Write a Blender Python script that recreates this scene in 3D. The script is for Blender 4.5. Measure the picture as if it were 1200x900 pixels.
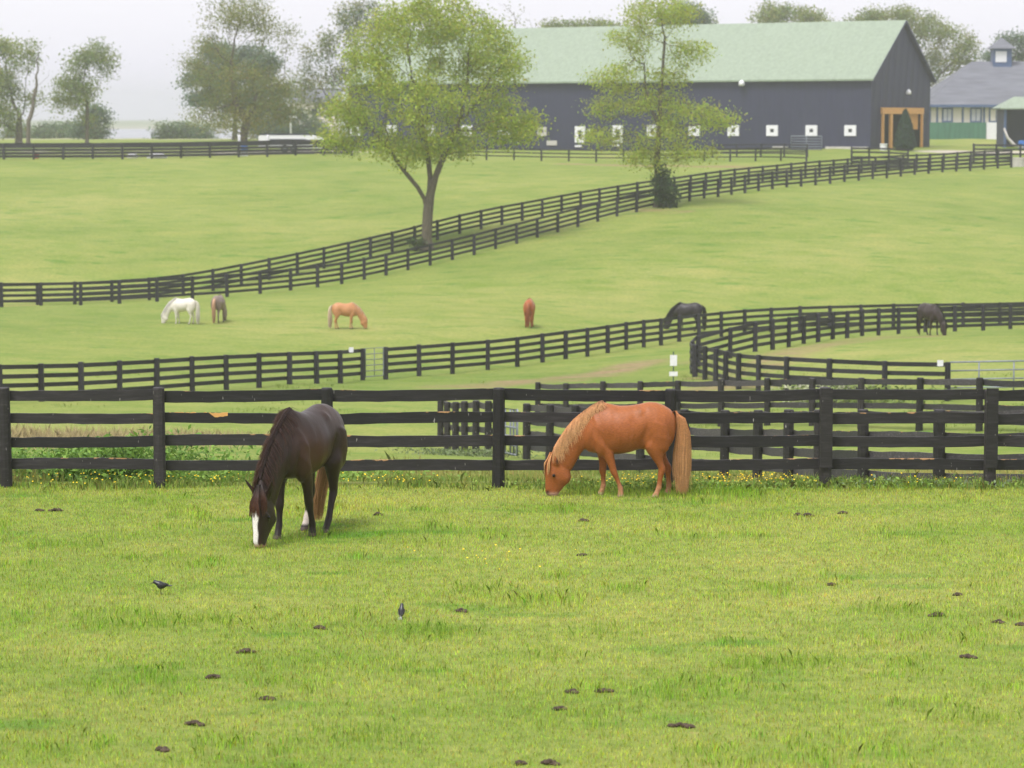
import bpy, math, random
import numpy as np
from mathutils import Vector, Matrix

# ------------------------------------------------------------------ camera, sky, sun, exposure
scene = bpy.context.scene
for o in list(bpy.data.objects):
    bpy.data.objects.remove(o)
COL = scene.collection
F_PX, CAM_H, PITCH = 3300.0, 5.18, math.atan(305 / 3300.0)

cam_d = bpy.data.cameras.new('camera')
cam_d.sensor_width = 36.0
cam_d.lens = F_PX / 1200.0 * 36.0
cam_d.clip_start = 0.5
cam_d.clip_end = 20000
cam = bpy.data.objects.new('camera', cam_d)
COL.objects.link(cam)
cam.location = (0, 0, CAM_H)
cam.rotation_euler = (math.radians(90) - PITCH, 0, 0)
cam_d.dof.use_dof = True
cam_d.dof.focus_distance = 38.0
cam_d.dof.aperture_fstop = 3.2
scene.camera = cam
scene.cycles.volume_bounces = 4

SUN_EL, SUN_AZ = math.radians(62), math.radians(215)      # azimuth from +Y, clockwise
world = bpy.data.worlds.new('World')
scene.world = world
world.use_nodes = True
wn = world.node_tree
wn.nodes.clear()
w_out = wn.nodes.new('ShaderNodeOutputWorld')
w_bg = wn.nodes.new('ShaderNodeBackground')
w_sky = wn.nodes.new('ShaderNodeTexSky')
w_sky.sky_type = 'NISHITA'
w_sky.sun_disc = False
w_sky.sun_elevation = SUN_EL
w_sky.sun_rotation = SUN_AZ
w_sky.dust_density = 4.0
w_hs = wn.nodes.new('ShaderNodeHueSaturation')
w_hs.inputs['Saturation'].default_value = 0.35
w_mix = wn.nodes.new('ShaderNodeMixRGB')
w_mix.inputs['Fac'].default_value = 0.85
w_mix.inputs['Color2'].default_value = (6.75, 6.63, 6.98, 1)   # even overcast cloud
w_bg.inputs['Strength'].default_value = 0.073
wn.links.new(w_sky.outputs[0], w_hs.inputs['Color'])
wn.links.new(w_hs.outputs[0], w_mix.inputs['Color1'])
wn.links.new(w_mix.outputs[0], w_bg.inputs['Color'])
wn.links.new(w_bg.outputs[0], w_out.inputs['Surface'])

sun_d = bpy.data.lights.new('sun', 'SUN')
sun_d.energy = 1.5
sun_d.angle = math.radians(22)
sun_d.color = (1.0, 0.975, 0.95)
sun = bpy.data.objects.new('sun', sun_d)
COL.objects.link(sun)
sdir = Vector((math.sin(SUN_AZ) * math.cos(SUN_EL), math.cos(SUN_AZ) * math.cos(SUN_EL), math.sin(SUN_EL)))
sun.rotation_euler = sdir.to_track_quat('Z', 'Y').to_euler()

vs = scene.view_settings
vs.view_transform = 'Standard'
vs.look = 'None'
vs.exposure = 1.28
vs.gamma = 1.0
vs.use_curve_mapping = False

# ------------------------------------------------------------------ pixel helpers (photo is 1200 x 900)
def z_of(py, D):
    return CAM_H - D * math.tan(PITCH + math.atan((py - 450) / F_PX))

def x_of(px, D, z=0.0):
    return (px - 600) * (D * math.cos(PITCH) + (CAM_H - z) * math.sin(PITCH)) / F_PX

def near_ground(px, py):                      # a point on the flat near field
    D = CAM_H / math.tan(PITCH + math.atan((py - 450) / F_PX))
    return x_of(px, D), D

# ------------------------------------------------------------------ terrain
A_L = [(0, 473, 100), (110, 468.6, 105), (230, 459, 111), (351, 450.7, 118), (425, 446, 124)]
A_R = [(452, 443.5, 125.5), (520, 438, 129), (600, 430.5, 133), (700, 416, 141), (780, 404, 149.5),
       (828, 397, 154), (900, 390, 159), (1010, 385.4, 164), (1110, 383, 167), (1215, 381, 169)]
B_FRONT = [(1110, 470, 102), (1046, 468, 103), (988, 465, 104.3), (936, 461.7, 106), (895, 459, 108.5),
           (861, 455, 112), (835, 447, 117), (812, 441, 122)]
B_FAR = [(805, 436, 125), (818, 430, 126), (838, 424, 127), (876, 414, 129), (922, 407, 134), (968, 399.5, 140), (1015, 394, 146),
         (1058, 391, 150), (1139, 388, 154), (1215, 385, 158)]
N_F = [(-30, 360, 163), (0, 359, 165), (115, 357, 168), (200, 352, 170.5), (347, 340, 176.5), (475, 317, 186), (540, 302, 191),
       (640, 276, 199), (723, 254, 206), (800, 236, 213), (900, 222, 226), (1000, 212, 238), (1100, 202.5, 250), (1185, 196, 260)]
F_F = [(-30, 360, 174), (0, 359, 176), (115, 355, 179), (200, 349, 181), (300, 331, 186), (390, 311.7, 191), (470, 293, 197), (540, 274, 202),
       (640, 254, 210), (720, 239.6, 217), (800, 227, 224), (900, 213.5, 236), (1000, 204, 248), (1100, 198, 260), (1185, 193, 270)]
C_F = [(516, 524, 86), (528, 526.5, 82.6), (546, 530, 78.5), (572, 534, 74), (617, 538, 70.8), (670, 545, 66.3), (736, 552, 62), (790, 557, 59.5),
       (850, 562, 56.5), (905, 567, 53), (992, 576, 47.6), (1100, 583, 44.6), (1178, 587, 43.2), (1230, 588, 42.6)]
D_F = [(630, 498, 95), (640, 498, 94), (720, 498, 90), (800, 498.5, 86), (900, 499.5, 82), (1000, 501.5, 78), (1100, 504.5, 75), (1220, 509, 71.5)]
CP = A_L + A_R + B_FRONT + B_FAR + N_F + F_F + C_F + D_F
CP += [(0, 187, 265), (120, 186.5, 266), (240, 185, 268), (400, 182, 272), (560, 187, 272), (660, 189, 273), (760, 190, 273), (930, 189, 267),
       (100, 250, 216), (0, 300, 193), (300, 245, 220), (450, 215, 238), (250, 300, 195),
       (200, 381, 150), (400, 384, 150), (620, 383, 152), (1020, 175, 290), (720, 175.5, 308), (415, 175, 326), (1088, 172, 303),
       (1140, 162, 333), (1200, 165, 325), (800, 320, 180), (1000, 280, 196), (1150, 240, 222), (1150, 330, 180), (900, 300, 187)]
CP += [(0, z, d) for z, d in []]
_pts, _zs = [], []
for (px, py, D) in CP:
    z = z_of(py, D)
    _pts.append((x_of(px, D, z), D)); _zs.append(z)
for px in (0, 130, 260, 400, 500):            # drop of the ground behind the front fence, left half
    for D, z in ((43.5, -0.55), (53, -1.55), (62, -2.4), (75, -3.4), (90, -4.35)):
        if px == 500 and D > 70: continue
        _pts.append((x_of(px, D, z), D)); _zs.append(z)
for px in (0, 400, 800, 1200):
    for D in (36, 40.2):
        _pts.append((x_of(px, D), D)); _zs.append(0.0)
    _pts.append((x_of(px, 400), 400)); _zs.append(3.0)
P = np.array(_pts); Zv = np.array(_zs)
SC = 40.0
def _phi(r2):
    return np.where(r2 > 1e-12, 0.5 * r2 * np.log(np.maximum(r2, 1e-12)), 0.0)
_d2 = ((P[:, None, :] - P[None, :, :]) / SC) ** 2
K = _phi(_d2.sum(-1)) + np.eye(len(P)) * 0.004
Q = np.c_[np.ones(len(P)), P / SC]
Msys = np.block([[K, Q], [Q.T, np.zeros((3, 3))]])
_sol = np.linalg.solve(Msys, np.r_[Zv, 0, 0, 0])

def sstep(a, b, x):
    t = np.clip((x - a) / (b - a), 0, 1)
    return t * t * (3 - 2 * t)

def ground(X, Y):
    X = np.atleast_1d(np.asarray(X, float)); Y = np.atleast_1d(np.asarray(Y, float))
    Yc = np.clip(Y, 20, 400)
    lim = 0.192 * Yc
    Xc = lim * np.tanh(X / lim * 1.0) if False else np.clip(X, -lim, lim)
    out = np.zeros_like(X)
    for s in range(0, len(X), 20000):
        q = np.c_[Xc[s:s + 20000], Yc[s:s + 20000]]
        d2 = (((q[:, None, :] - P[None, :, :]) / SC) ** 2).sum(-1)
        out[s:s + 20000] = _phi(d2) @ _sol[:len(P)] + np.c_[np.ones(len(q)), q / SC] @ _sol[len(P):]
    far = np.interp(Y, [330, 430, 470, 1500, 1700, 3000], [3.2, 3.0, 1.8, 1.8, 4.5, 9.0])
    w = sstep(310, 400, Y)
    out = out * (1 - w) + far * w
    out = out * sstep(40.25, 42.2, Y)
    return out

def gz(x, y):
    return float(ground([x], [y])[0])

def at(px, D):
    """world point standing on the ground at depth D, seen in photo column px"""
    x = x_of(px, D, 0.0)
    z = gz(x, D)
    x = x_of(px, D, z)
    return Vector((x, D, gz(x, D)))

# ------------------------------------------------------------------ materials
def new_mat(name):
    m = bpy.data.materials.new(name); m.use_nodes = True
    nt = m.node_tree
    b = nt.nodes['Principled BSDF']
    return m, nt, b

def N(nt, t, **kw):
    n = nt.nodes.new(t)
    for k, v in kw.items():
        if k in n.inputs.keys(): n.inputs[k].default_value = v
        else: setattr(n, k, v)
    return n

def ramp(nt, fac, stops):
    r = nt.nodes.new('ShaderNodeValToRGB')
    el = r.color_ramp.elements
    el[0].position, el[0].color = stops[0][0], (*stops[0][1], 1)
    el[1].position, el[1].color = stops[-1][0], (*stops[-1][1], 1)
    for p, c in stops[1:-1]:
        e = el.new(p); e.color = (*c, 1)
    nt.links.new(fac, r.inputs['Fac'])
    return r

def mixc(nt, fac, a, b, mode='MIX'):
    m = nt.nodes.new('ShaderNodeMixRGB'); m.blend_type = mode
    for i, v in ((0, fac), (1, a), (2, b)):
        if hasattr(v, 'is_linked'): nt.links.new(v, m.inputs[i])
        elif isinstance(v, (int, float)): m.inputs[i].default_value = v
        else: m.inputs[i].default_value = (*v, 1)
    return m.outputs[0]

def plain(name, col, rough=0.6, var=0.25, scale=6.0, metal=0.0, bump=0.0, spec=0.3):
    m, nt, b = new_mat(name)
    tc = N(nt, 'ShaderNodeTexCoord')
    nz = N(nt, 'ShaderNodeTexNoise', Scale=scale, Detail=6.0)
    nt.links.new(tc.outputs['Object'], nz.inputs['Vector'])
    lo = tuple(c * (1 - var) for c in col); hi = tuple(min(1, c * (1 + var)) for c in col)
    r = ramp(nt, nz.outputs['Fac'], [(0.3, lo), (0.7, hi)])
    nt.links.new(r.outputs[0], b.inputs['Base Color'])
    b.inputs['Roughness'].default_value = rough
    b.inputs['Metallic'].default_value = metal
    b.inputs['Specular IOR Level'].default_value = spec
    if bump:
        bp = N(nt, 'ShaderNodeBump', Strength=bump, Distance=0.02)
        nt.links.new(nz.outputs['Fac'], bp.inputs['Height'])
        nt.links.new(bp.outputs[0], b.inputs['Normal'])
    return m

GRASS_GROUP = None
def grass_colour(nt):
    """patchy pasture colour from world position, shared by the ground sheet and the blades"""
    geo = N(nt, 'ShaderNodeNewGeometry')
    def noise(scale, detail=4.0, rough=0.55, off=0.0, sx=1.0):
        mp = N(nt, 'ShaderNodeMapping')
        mp.inputs['Location'].default_value = (off, off * 0.7, 0)
        mp.inputs['Scale'].default_value = (sx, 1, 1)
        nt.links.new(geo.outputs['Position'], mp.inputs['Vector'])
        n = N(nt, 'ShaderNodeTexNoise', Scale=scale, Detail=detail, Roughness=rough)
        nt.links.new(mp.outputs[0], n.inputs['Vector'])
        return n.outputs['Fac']
    big = ramp(nt, noise(0.045, 4), [(0.30, (0.153, 0.210, 0.042)), (0.52, (0.199, 0.247, 0.055)), (0.72, (0.244, 0.271, 0.075))])
    mid = ramp(nt, noise(0.55, 5, 0.62, 13.0, 0.6), [(0.3, (0.74, 0.88, 0.62)), (0.5, (1.0, 1.0, 1.0)), (0.72, (1.22, 1.08, 1.2))])
    c = mixc(nt, 1.0, big.outputs[0], mid.outputs[0], 'MULTIPLY')
    fine = ramp(nt, noise(5.0, 6, 0.65, 31.0), [(0.3, (0.72, 0.78, 0.7)), (0.5, (1, 1, 1)), (0.74, (1.28, 1.14, 1.3))])
    c = mixc(nt, 1.0, c, fine.outputs[0], 'MULTIPLY')
    lush = ramp(nt, noise(0.9, 3, 0.5, 55.0, 0.5), [(0.61, (0, 0, 0)), (0.70, (1, 1, 1))])
    c = mixc(nt, lush.outputs[0], c, mixc(nt, 1.0, c, (0.60, 0.84, 0.62), 'MULTIPLY'))
    dry = ramp(nt, noise(1.7, 5, 0.65, 77.0, 0.6), [(0.62, (0, 0, 0)), (0.80, (0.75, 0.75, 0.75))])
    c = mixc(nt, dry.outputs[0], c, (0.36, 0.285, 0.12))
    fl = ramp(nt, noise(7.0, 4, 0.6, 91.0, 0.7), [(0.66, (0, 0, 0)), (0.76, (0.8, 0.8, 0.8))])
    c = mixc(nt, fl.outputs[0], c, (0.40, 0.30, 0.13))
    return c, noise

def make_ground_mat():
    m, nt, b = new_mat('pasture')
    c, noise = grass_colour(nt)
    at_ = N(nt, 'ShaderNodeVertexColor', layer_name='dirt')
    sep = N(nt, 'ShaderNodeSeparateColor')
    nt.links.new(at_.outputs['Color'], sep.inputs[0])
    brk = ramp(nt, noise(0.8, 5, 0.6, 7.0, 0.5), [(0.35, (0.15, 0.15, 0.15)), (0.6, (1, 1, 1))])
    dm = N(nt, 'ShaderNodeMath', operation='MULTIPLY')
    nt.links.new(sep.outputs[0], dm.inputs[0]); nt.links.new(brk.outputs[0], dm.inputs[1])
    dcol = ramp(nt, noise(3.0, 4, 0.6, 3.0), [(0.3, (0.20, 0.125, 0.075)), (0.7, (0.33, 0.235, 0.14))])
    c = mixc(nt, dm.outputs[0], c, dcol.outputs[0])
    gr = ramp(nt, noise(4.0, 3), [(0.3, (0.42, 0.36, 0.31)), (0.7, (0.55, 0.49, 0.44))])
    c = mixc(nt, sep.outputs[1], c, gr.outputs[0])
    nt.links.new(c, b.inputs['Base Color'])
    b.inputs['Roughness'].default_value = 0.9
    b.inputs['Specular IOR Level'].default_value = 0.1
    bp = N(nt, 'ShaderNodeBump', Strength=0.6, Distance=0.06)
    nt.links.new(noise(9.0, 6, 0.7, 5.0), bp.inputs['Height'])
    nt.links.new(bp.outputs[0], b.inputs['Normal'])
    return m

def leaf_like(name, use_grass, transl=0.35, rough=0.55):
    """thin leaves: tint in vertex colour 'Col'; for grass multiplied with the pasture colour"""
    m, nt, b = new_mat(name)
    vc = N(nt, 'ShaderNodeVertexColor', layer_name='Col')
    if use_grass:
        c, _ = grass_colour(nt)
        c = mixc(nt, 1.0, c, vc.outputs['Color'], 'MULTIPLY')
    else:
        c = vc.outputs['Color']
    nt.links.new(c, b.inputs['Base Color'])
    b.inputs['Roughness'].default_value = rough
    b.inputs['Specular IOR Level'].default_value = 0.2
    tr = N(nt, 'ShaderNodeBsdfTranslucent')
    nt.links.new(c, tr.inputs['Color'])
    mx = N(nt, 'ShaderNodeMixShader'); mx.inputs[0].default_value = transl
    nt.links.new(b.outputs[0], mx.inputs[1]); nt.links.new(tr.outputs[0], mx.inputs[2])
    out = nt.nodes['Material Output']
    nt.links.new(mx.outputs[0], out.inputs['Surface'])
    return m

def fence_mat(name, base, half_h, chips=True):
    m, nt, b = new_mat(name)
    tc = N(nt, 'ShaderNodeTexCoord')
    geo = N(nt, 'ShaderNodeNewGeometry')
    mp = N(nt, 'ShaderNodeMapping'); mp.inputs['Scale'].default_value = (1.5, 8, 14)
    nt.links.new(geo.outputs['Position'], mp.inputs['Vector'])
    nz = N(nt, 'ShaderNodeTexNoise', Scale=2.0, Detail=7.0, Roughness=0.65)
    nt.links.new(mp.outputs[0], nz.inputs['Vector'])
    c = ramp(nt, nz.outputs['Fac'], [(0.25, tuple(x * 0.55 for x in base)), (0.52, base), (0.66, tuple(x * 1.7 for x in base)), (0.8, tuple(x * 3.4 for x in base))]).outputs[0]
    oi = N(nt, 'ShaderNodeObjectInfo')
    tone = ramp(nt, oi.outputs['Random'], [(0.0, (0.65, 0.65, 0.68)), (1.0, (1.7, 1.6, 1.6))]).outputs[0]
    c = mixc(nt, 1.0, c, tone, 'MULTIPLY')
    if chips:
        sx = N(nt, 'ShaderNodeSeparateXYZ'); nt.links.new(tc.outputs['Object'], sx.inputs[0])
        top = N(nt, 'ShaderNodeMapRange'); top.inputs['From Min'].default_value = half_h - 0.035; top.inputs['From Max'].default_value = half_h
        nt.links.new(sx.outputs['Z'], top.inputs['Value'])
        n2 = N(nt, 'ShaderNodeTexNoise', Scale=3.2, Detail=5.0, Roughness=0.6)
        nt.links.new(geo.outputs['Position'], n2.inputs['Vector'])
        ad = N(nt, 'ShaderNodeMath', operation='MULTIPLY_ADD'); ad.inputs[1].default_value = 0.22
        nt.links.new(top.outputs[0], ad.inputs[0]); nt.links.new(n2.outputs['Fac'], ad.inputs[2])
        chip = ramp(nt, ad.outputs[0], [(0.785, (0, 0, 0)), (0.82, (1, 1, 1))]).outputs[0]
        c = mixc(nt, chip, c, (0.40, 0.22, 0.10))
        mp2 = N(nt, 'ShaderNodeMapping'); mp2.inputs['Scale'].default_value = (34, 34, 7)
        nt.links.new(geo.outputs['Position'], mp2.inputs['Vector'])
        n3 = N(nt, 'ShaderNodeTexNoise', Scale=1.0, Detail=2.0, Roughness=0.5)
        nt.links.new(mp2.outputs[0], n3.inputs['Vector'])
        st = ramp(nt, n3.outputs['Fac'], [(0.73, (0, 0, 0)), (0.76, (0.8, 0.8, 0.8))]).outputs[0]
        c = mixc(nt, st, c, (0.42, 0.40, 0.38))
    nt.links.new(c, b.inputs['Base Color'])
    b.inputs['Roughness'].default_value = 0.62
    b.inputs['Specular IOR Level'].default_value = 0.35
    bp = N(nt, 'ShaderNodeBump', Strength=0.5, Distance=0.006)
    nt.links.new(nz.outputs['Fac'], bp.inputs['Height']); nt.links.new(bp.outputs[0], b.inputs['Normal'])
    return m

def hide_mat(name, rough=0.36, spec=0.22):
    m, nt, b = new_mat(name)
    vc = N(nt, 'ShaderNodeVertexColor', layer_name='Col')
    tc = N(nt, 'ShaderNodeTexCoord')
    nz = N(nt, 'ShaderNodeTexNoise', Scale=5.0, Detail=5.0)
    nt.links.new(tc.outputs['Object'], nz.inputs['Vector'])
    v = ramp(nt, nz.outputs['Fac'], [(0.3, (0.93, 0.92, 0.92)), (0.7, (1.07, 1.07, 1.07))]).outputs[0]
    c = mixc(nt, 1.0, vc.outputs['Color'], v, 'MULTIPLY')
    mh = N(nt, 'ShaderNodeMapping'); mh.inputs['Scale'].default_value = (9, 22, 26)
    nt.links.new(tc.outputs['Object'], mh.inputs['Vector'])
    nh = N(nt, 'ShaderNodeTexNoise', Scale=3.0, Detail=6.0, Roughness=0.7); nt.links.new(mh.outputs[0], nh.inputs['Vector'])
    hv = ramp(nt, nh.outputs['Fac'], [(0.32, (0.74, 0.72, 0.70)), (0.5, (1, 1, 1)), (0.7, (1.30, 1.28, 1.25))]).outputs[0]
    c = mixc(nt, 1.0, c, hv, 'MULTIPLY')
    nt.links.new(c, b.inputs['Base Color'])
    b.inputs['Roughness'].default_value = rough
    b.inputs['Specular IOR Level'].default_value = spec
    mp = N(nt, 'ShaderNodeMapping'); mp.inputs['Scale'].default_value = (20, 60, 60)
    nt.links.new(tc.outputs['Object'], mp.inputs['Vector'])
    n2 = N(nt, 'ShaderNodeTexNoise', Scale=2.0, Detail=3.0); nt.links.new(mp.outputs[0], n2.inputs['Vector'])
    bp = N(nt, 'ShaderNodeBump', Strength=0.5, Distance=0.008)
    nt.links.new(n2.outputs['Fac'], bp.inputs['Height']); nt.links.new(bp.outputs[0], b.inputs['Normal'])
    return m

def bark_mat(name, col):
    m, nt, b = new_mat(name)
    tc = N(nt, 'ShaderNodeTexCoord')
    mp = N(nt, 'ShaderNodeMapping'); mp.inputs['Scale'].default_value = (6, 6, 1.2)
    nt.links.new(tc.outputs['Object'], mp.inputs['Vector'])
    nz = N(nt, 'ShaderNodeTexNoise', Scale=2.0, Detail=6.0); nt.links.new(mp.outputs[0], nz.inputs['Vector'])
    r = ramp(nt, nz.outputs['Fac'], [(0.3, tuple(c * 0.6 for c in col)), (0.7, tuple(c * 1.4 for c in col))])
    nt.links.new(r.outputs[0], b.inputs['Base Color']); b.inputs['Roughness'].default_value = 0.9
    bp = N(nt, 'ShaderNodeBump', Strength=0.7, Distance=0.04)
    nt.links.new(nz.outputs['Fac'], bp.inputs['Height']); nt.links.new(bp.outputs[0], b.inputs['Normal'])
    return m

def board_mat(name, col, pitch, axis='X', rough=0.65, amp=0.3, dist=0.015):
    """boards or metal seams running up the surface: fine relief on a far wall or roof"""
    m, nt, b = new_mat(name)
    tc = N(nt, 'ShaderNodeTexCoord')
    wv = N(nt, 'ShaderNodeTexWave', Scale=1.0 / pitch / 3.1416 * 0.5 * 3.1416 * 2 / 6.2832, Distortion=0.0)
    wv.wave_profile = 'SAW'; wv.bands_direction = axis
    nt.links.new(tc.outputs['Object'], wv.inputs['Vector'])
    mp = N(nt, 'ShaderNodeMapping')
    mp.inputs['Scale'].default_value = (3, 3, 0.35) if axis != 'Z' else (0.4, 0.4, 3)
    nt.links.new(tc.outputs['Object'], mp.inputs['Vector'])
    nz = N(nt, 'ShaderNodeTexNoise', Scale=1.0, Detail=5.0); nt.links.new(mp.outputs[0], nz.inputs['Vector'])
    r = ramp(nt, nz.outputs['Fac'], [(0.3, tuple(c * (1 - amp) for c in col)), (0.7, tuple(min(1, c * (1 + amp)) for c in col))])
    nt.links.new(r.outputs[0], b.inputs['Base Color']); b.inputs['Roughness'].default_value = rough
    b.inputs['Specular IOR Level'].default_value = 0.25
    bp = N(nt, 'ShaderNodeBump', Strength=0.6, Distance=dist)
    nt.links.new(wv.outputs['Fac'], bp.inputs['Height']); nt.links.new(bp.outputs[0], b.inputs['Normal'])
    return m

M = {}
M['ground'] = make_ground_mat()
M['blade'] = leaf_like('grass_blade', True, 0.35, 0.6)
M['leaf'] = leaf_like('leaf', False, 0.45)
M['weed'] = leaf_like('weed_leaf', False, 0.3)
M['rail'] = fence_mat('black_board', (0.0155, 0.0145, 0.016), 0.08)
M['post'] = fence_mat('black_post', (0.019, 0.0175, 0.0185), 9.0)
M['farfence'] = fence_mat('black_board_far', (0.015, 0.0145, 0.020), 9.0, chips=False)
M['greyfence'] = fence_mat('weathered_board', (0.085, 0.080, 0.085), 9.0, chips=False)
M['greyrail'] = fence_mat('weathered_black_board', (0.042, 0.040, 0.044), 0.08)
M['hide'] = hide_mat('horse_coat')
M['hair'] = hide_mat('horse_hair', 0.5, 0.3)
M['bark'] = bark_mat('bark', (0.115, 0.095, 0.07))
M['bark_dark'] = bark_mat('bark_dark', (0.075, 0.065, 0.055))
M['galv'] = plain('galvanised_steel', (0.22, 0.24, 0.275), 0.5, 0.15, 8, 0.3)
M['white'] = plain('white_paint', (0.74, 0.735, 0.78), 0.5, 0.06)
M['cream'] = plain('cream_siding', (0.62, 0.58, 0.52), 0.6, 0.08)
M['darkopen'] = plain('dark_interior', (0.012, 0.012, 0.014), 0.9, 0.3)
M['glass'] = plain('dark_glass', (0.03, 0.035, 0.045), 0.15, 0.2, spec=0.6)
M['paleglass'] = plain('curtained_glass', (0.45, 0.46, 0.5), 0.25, 0.12, spec=0.6)
M['barnwall'] = board_mat('black_barn_siding', (0.034, 0.036, 0.074), 0.30, 'X', 0.6, 0.10)
M['barnroof'] = board_mat('green_metal_roof', (0.250, 0.305, 0.230), 0.6, 'X', 0.55, 0.12, 0.03)
M['greytile'] = board_mat('grey_shingle_roof', (0.145, 0.150, 0.175), 0.35, 'Z', 0.8, 0.18)
M['bluetrim'] = plain('blue_trim', (0.07, 0.11, 0.22), 0.5, 0.1)
M['greenboard'] = board_mat('green_boards', (0.065, 0.17, 0.115), 0.35, 'X', 0.7, 0.2)
M['orange'] = plain('new_timber', (0.62, 0.33, 0.11), 0.6, 0.15)
M['concrete'] = plain('concrete', (0.50, 0.47, 0.45), 0.85, 0.12)
M['red'] = plain('red_plastic', (0.55, 0.04, 0.03), 0.4, 0.1)
M['blue'] = plain('blue_plastic', (0.04, 0.16, 0.50), 0.4, 0.1)
M['rubber'] = plain('tyre_rubber', (0.02, 0.02, 0.02), 0.8, 0.2)
M['manure'] = plain('manure', (0.072, 0.050, 0.036), 0.95, 0.6, 25, bump=0.8)
M['feather'] = plain('black_feather', (0.012, 0.012, 0.015), 0.35, 0.4, 30, spec=0.5)
M['beak'] = plain('beak', (0.10, 0.08, 0.04), 0.4, 0.2)
M['eye'] = plain('eye', (0.006, 0.005, 0.004), 0.35, 0.1, spec=0.3)
M['yellow'] = plain('buttercup', (0.80, 0.55, 0.02), 0.5, 0.1)
M['greenpost'] = plain('green_steel', (0.05, 0.10, 0.07), 0.5, 0.2)
M['pinkstone'] = plain('pale_stone', (0.66, 0.58, 0.55), 0.8, 0.12)

# ------------------------------------------------------------------ object helpers
def tag(o, label, cat=None, group=None, kind=None):
    if label: o['label'] = label
    if cat: o['category'] = cat
    if group: o['group'] = group
    if kind: o['kind'] = kind
    return o

def empty(name, loc=(0, 0, 0), rz=0.0):
    o = bpy.data.objects.new(name, None); COL.objects.link(o)
    o.empty_display_size = 0.3
    o.location = loc; o.rotation_euler = (0, 0, rz)
    return o

def link_mesh(name, me, mat=None, parent=None):
    o = bpy.data.objects.new(name, me); COL.objects.link(o)
    if mat is not None and not me.materials: me.materials.append(mat)
    if parent is not None: o.parent = parent
    return o

class MB:
    def __init__(s): s.v = []; s.f = []
    def add(s, vs, fs):
        b = len(s.v); s.v += [tuple(v) for v in vs]; s.f += [tuple(i + b for i in f) for f in fs]
    def box(s, c, d, rz=0.0, bev=0.0):
        cx, cy, cz = c; hx, hy, hz = d[0] / 2, d[1] / 2, d[2] / 2
        co, si = math.cos(rz), math.sin(rz)
        vs = []
        for z in (-hz, hz):
            for x, y in ((-hx, -hy), (hx, -hy), (hx, hy), (-hx, hy)):
                vs.append((cx + x * co - y * si, cy + x * si + y * co, cz + z))
        s.add(vs, [(0, 3, 2, 1), (4, 5, 6, 7), (0, 1, 5, 4), (1, 2, 6, 5), (2, 3, 7, 6), (3, 0, 4, 7)])
    def tube(s, pts, rad, n=8, cap=True, ell=None):
        pts = [Vector(p) for p in pts]
        rad = [rad] * len(pts) if isinstance(rad, (int, float)) else rad
        rings = []
        up = None
        for i, p in enumerate(pts):
            t = (pts[min(i + 1, len(pts) - 1)] - pts[max(i - 1, 0)])
            t = t.normalized() if t.length > 1e-9 else Vector((0, 0, 1))
            if up is None:
                up = Vector((0, 1, 0)) if abs(t.y) < 0.9 else Vector((1, 0, 0))
            u = (up - t * up.dot(t)).normalized(); w = t.cross(u)
            r = rad[i]
            rings.append([p + u * (math.cos(2 * math.pi * k / n) * r) + w * (math.sin(2 * math.pi * k / n) * r) for k in range(n)])
        s.rings(rings, cap)
    def rings(s, rings, cap=True):
        n = len(rings[0]); vs = [v for r in rings for v in r]; fs = []
        for i in range(len(rings) - 1):
            for k in range(n):
                a, b = i * n + k, i * n + (k + 1) % n
                fs.append((a, b, b + n, a + n))
        if cap:
            fs.append(tuple(range(n - 1, -1, -1)))
            fs.append(tuple(range((len(rings) - 1) * n, len(rings) * n)))
        s.add(vs, fs)
    def lathe(s, prof, n=12, c=(0, 0, 0)):
        s.rings([[(c[0] + r * math.cos(2 * math.pi * k / n), c[1] + r * math.sin(2 * math.pi * k / n), c[2] + z) for k in range(n)] for r, z in prof])
    def mesh(s, name, smooth=False):
        me = bpy.data.meshes.new(name); me.from_pydata(s.v, [], s.f); me.update()
        if smooth: me.polygons.foreach_set('use_smooth', [True] * len(me.polygons))
        return me
    def build(s, name, mat, parent=None, smooth=False):
        return link_mesh(name, s.mesh(name, smooth), mat, parent)

def np_mesh(name, V, Fq, cols=None, smooth=False):
    """V (n,3), Fq (m,k) with equal-size faces, cols (n,3) vertex colours"""
    me = bpy.data.meshes.new(name)
    k = Fq.shape[1]
    me.vertices.add(len(V)); me.vertices.foreach_set('co', V.astype(np.float32).ravel())
    me.loops.add(Fq.size); me.loops.foreach_set('vertex_index', Fq.astype(np.int32).ravel())
    me.polygons.add(len(Fq))
    me.polygons.foreach_set('loop_start', np.arange(0, Fq.size, k, dtype=np.int32))
    try: me.polygons.foreach_set('loop_total', np.full(len(Fq), k, dtype=np.int32))
    except Exception: pass
    if smooth: me.polygons.foreach_set('use_smooth', np.ones(len(Fq), dtype=bool))
    me.update(calc_edges=True)
    if cols is not None:
        ca = me.color_attributes.new('Col', 'FLOAT_COLOR', 'POINT')
        ca.data.foreach_set('color', np.c_[cols, np.ones(len(cols))].astype(np.float32).ravel())
    return me

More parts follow.
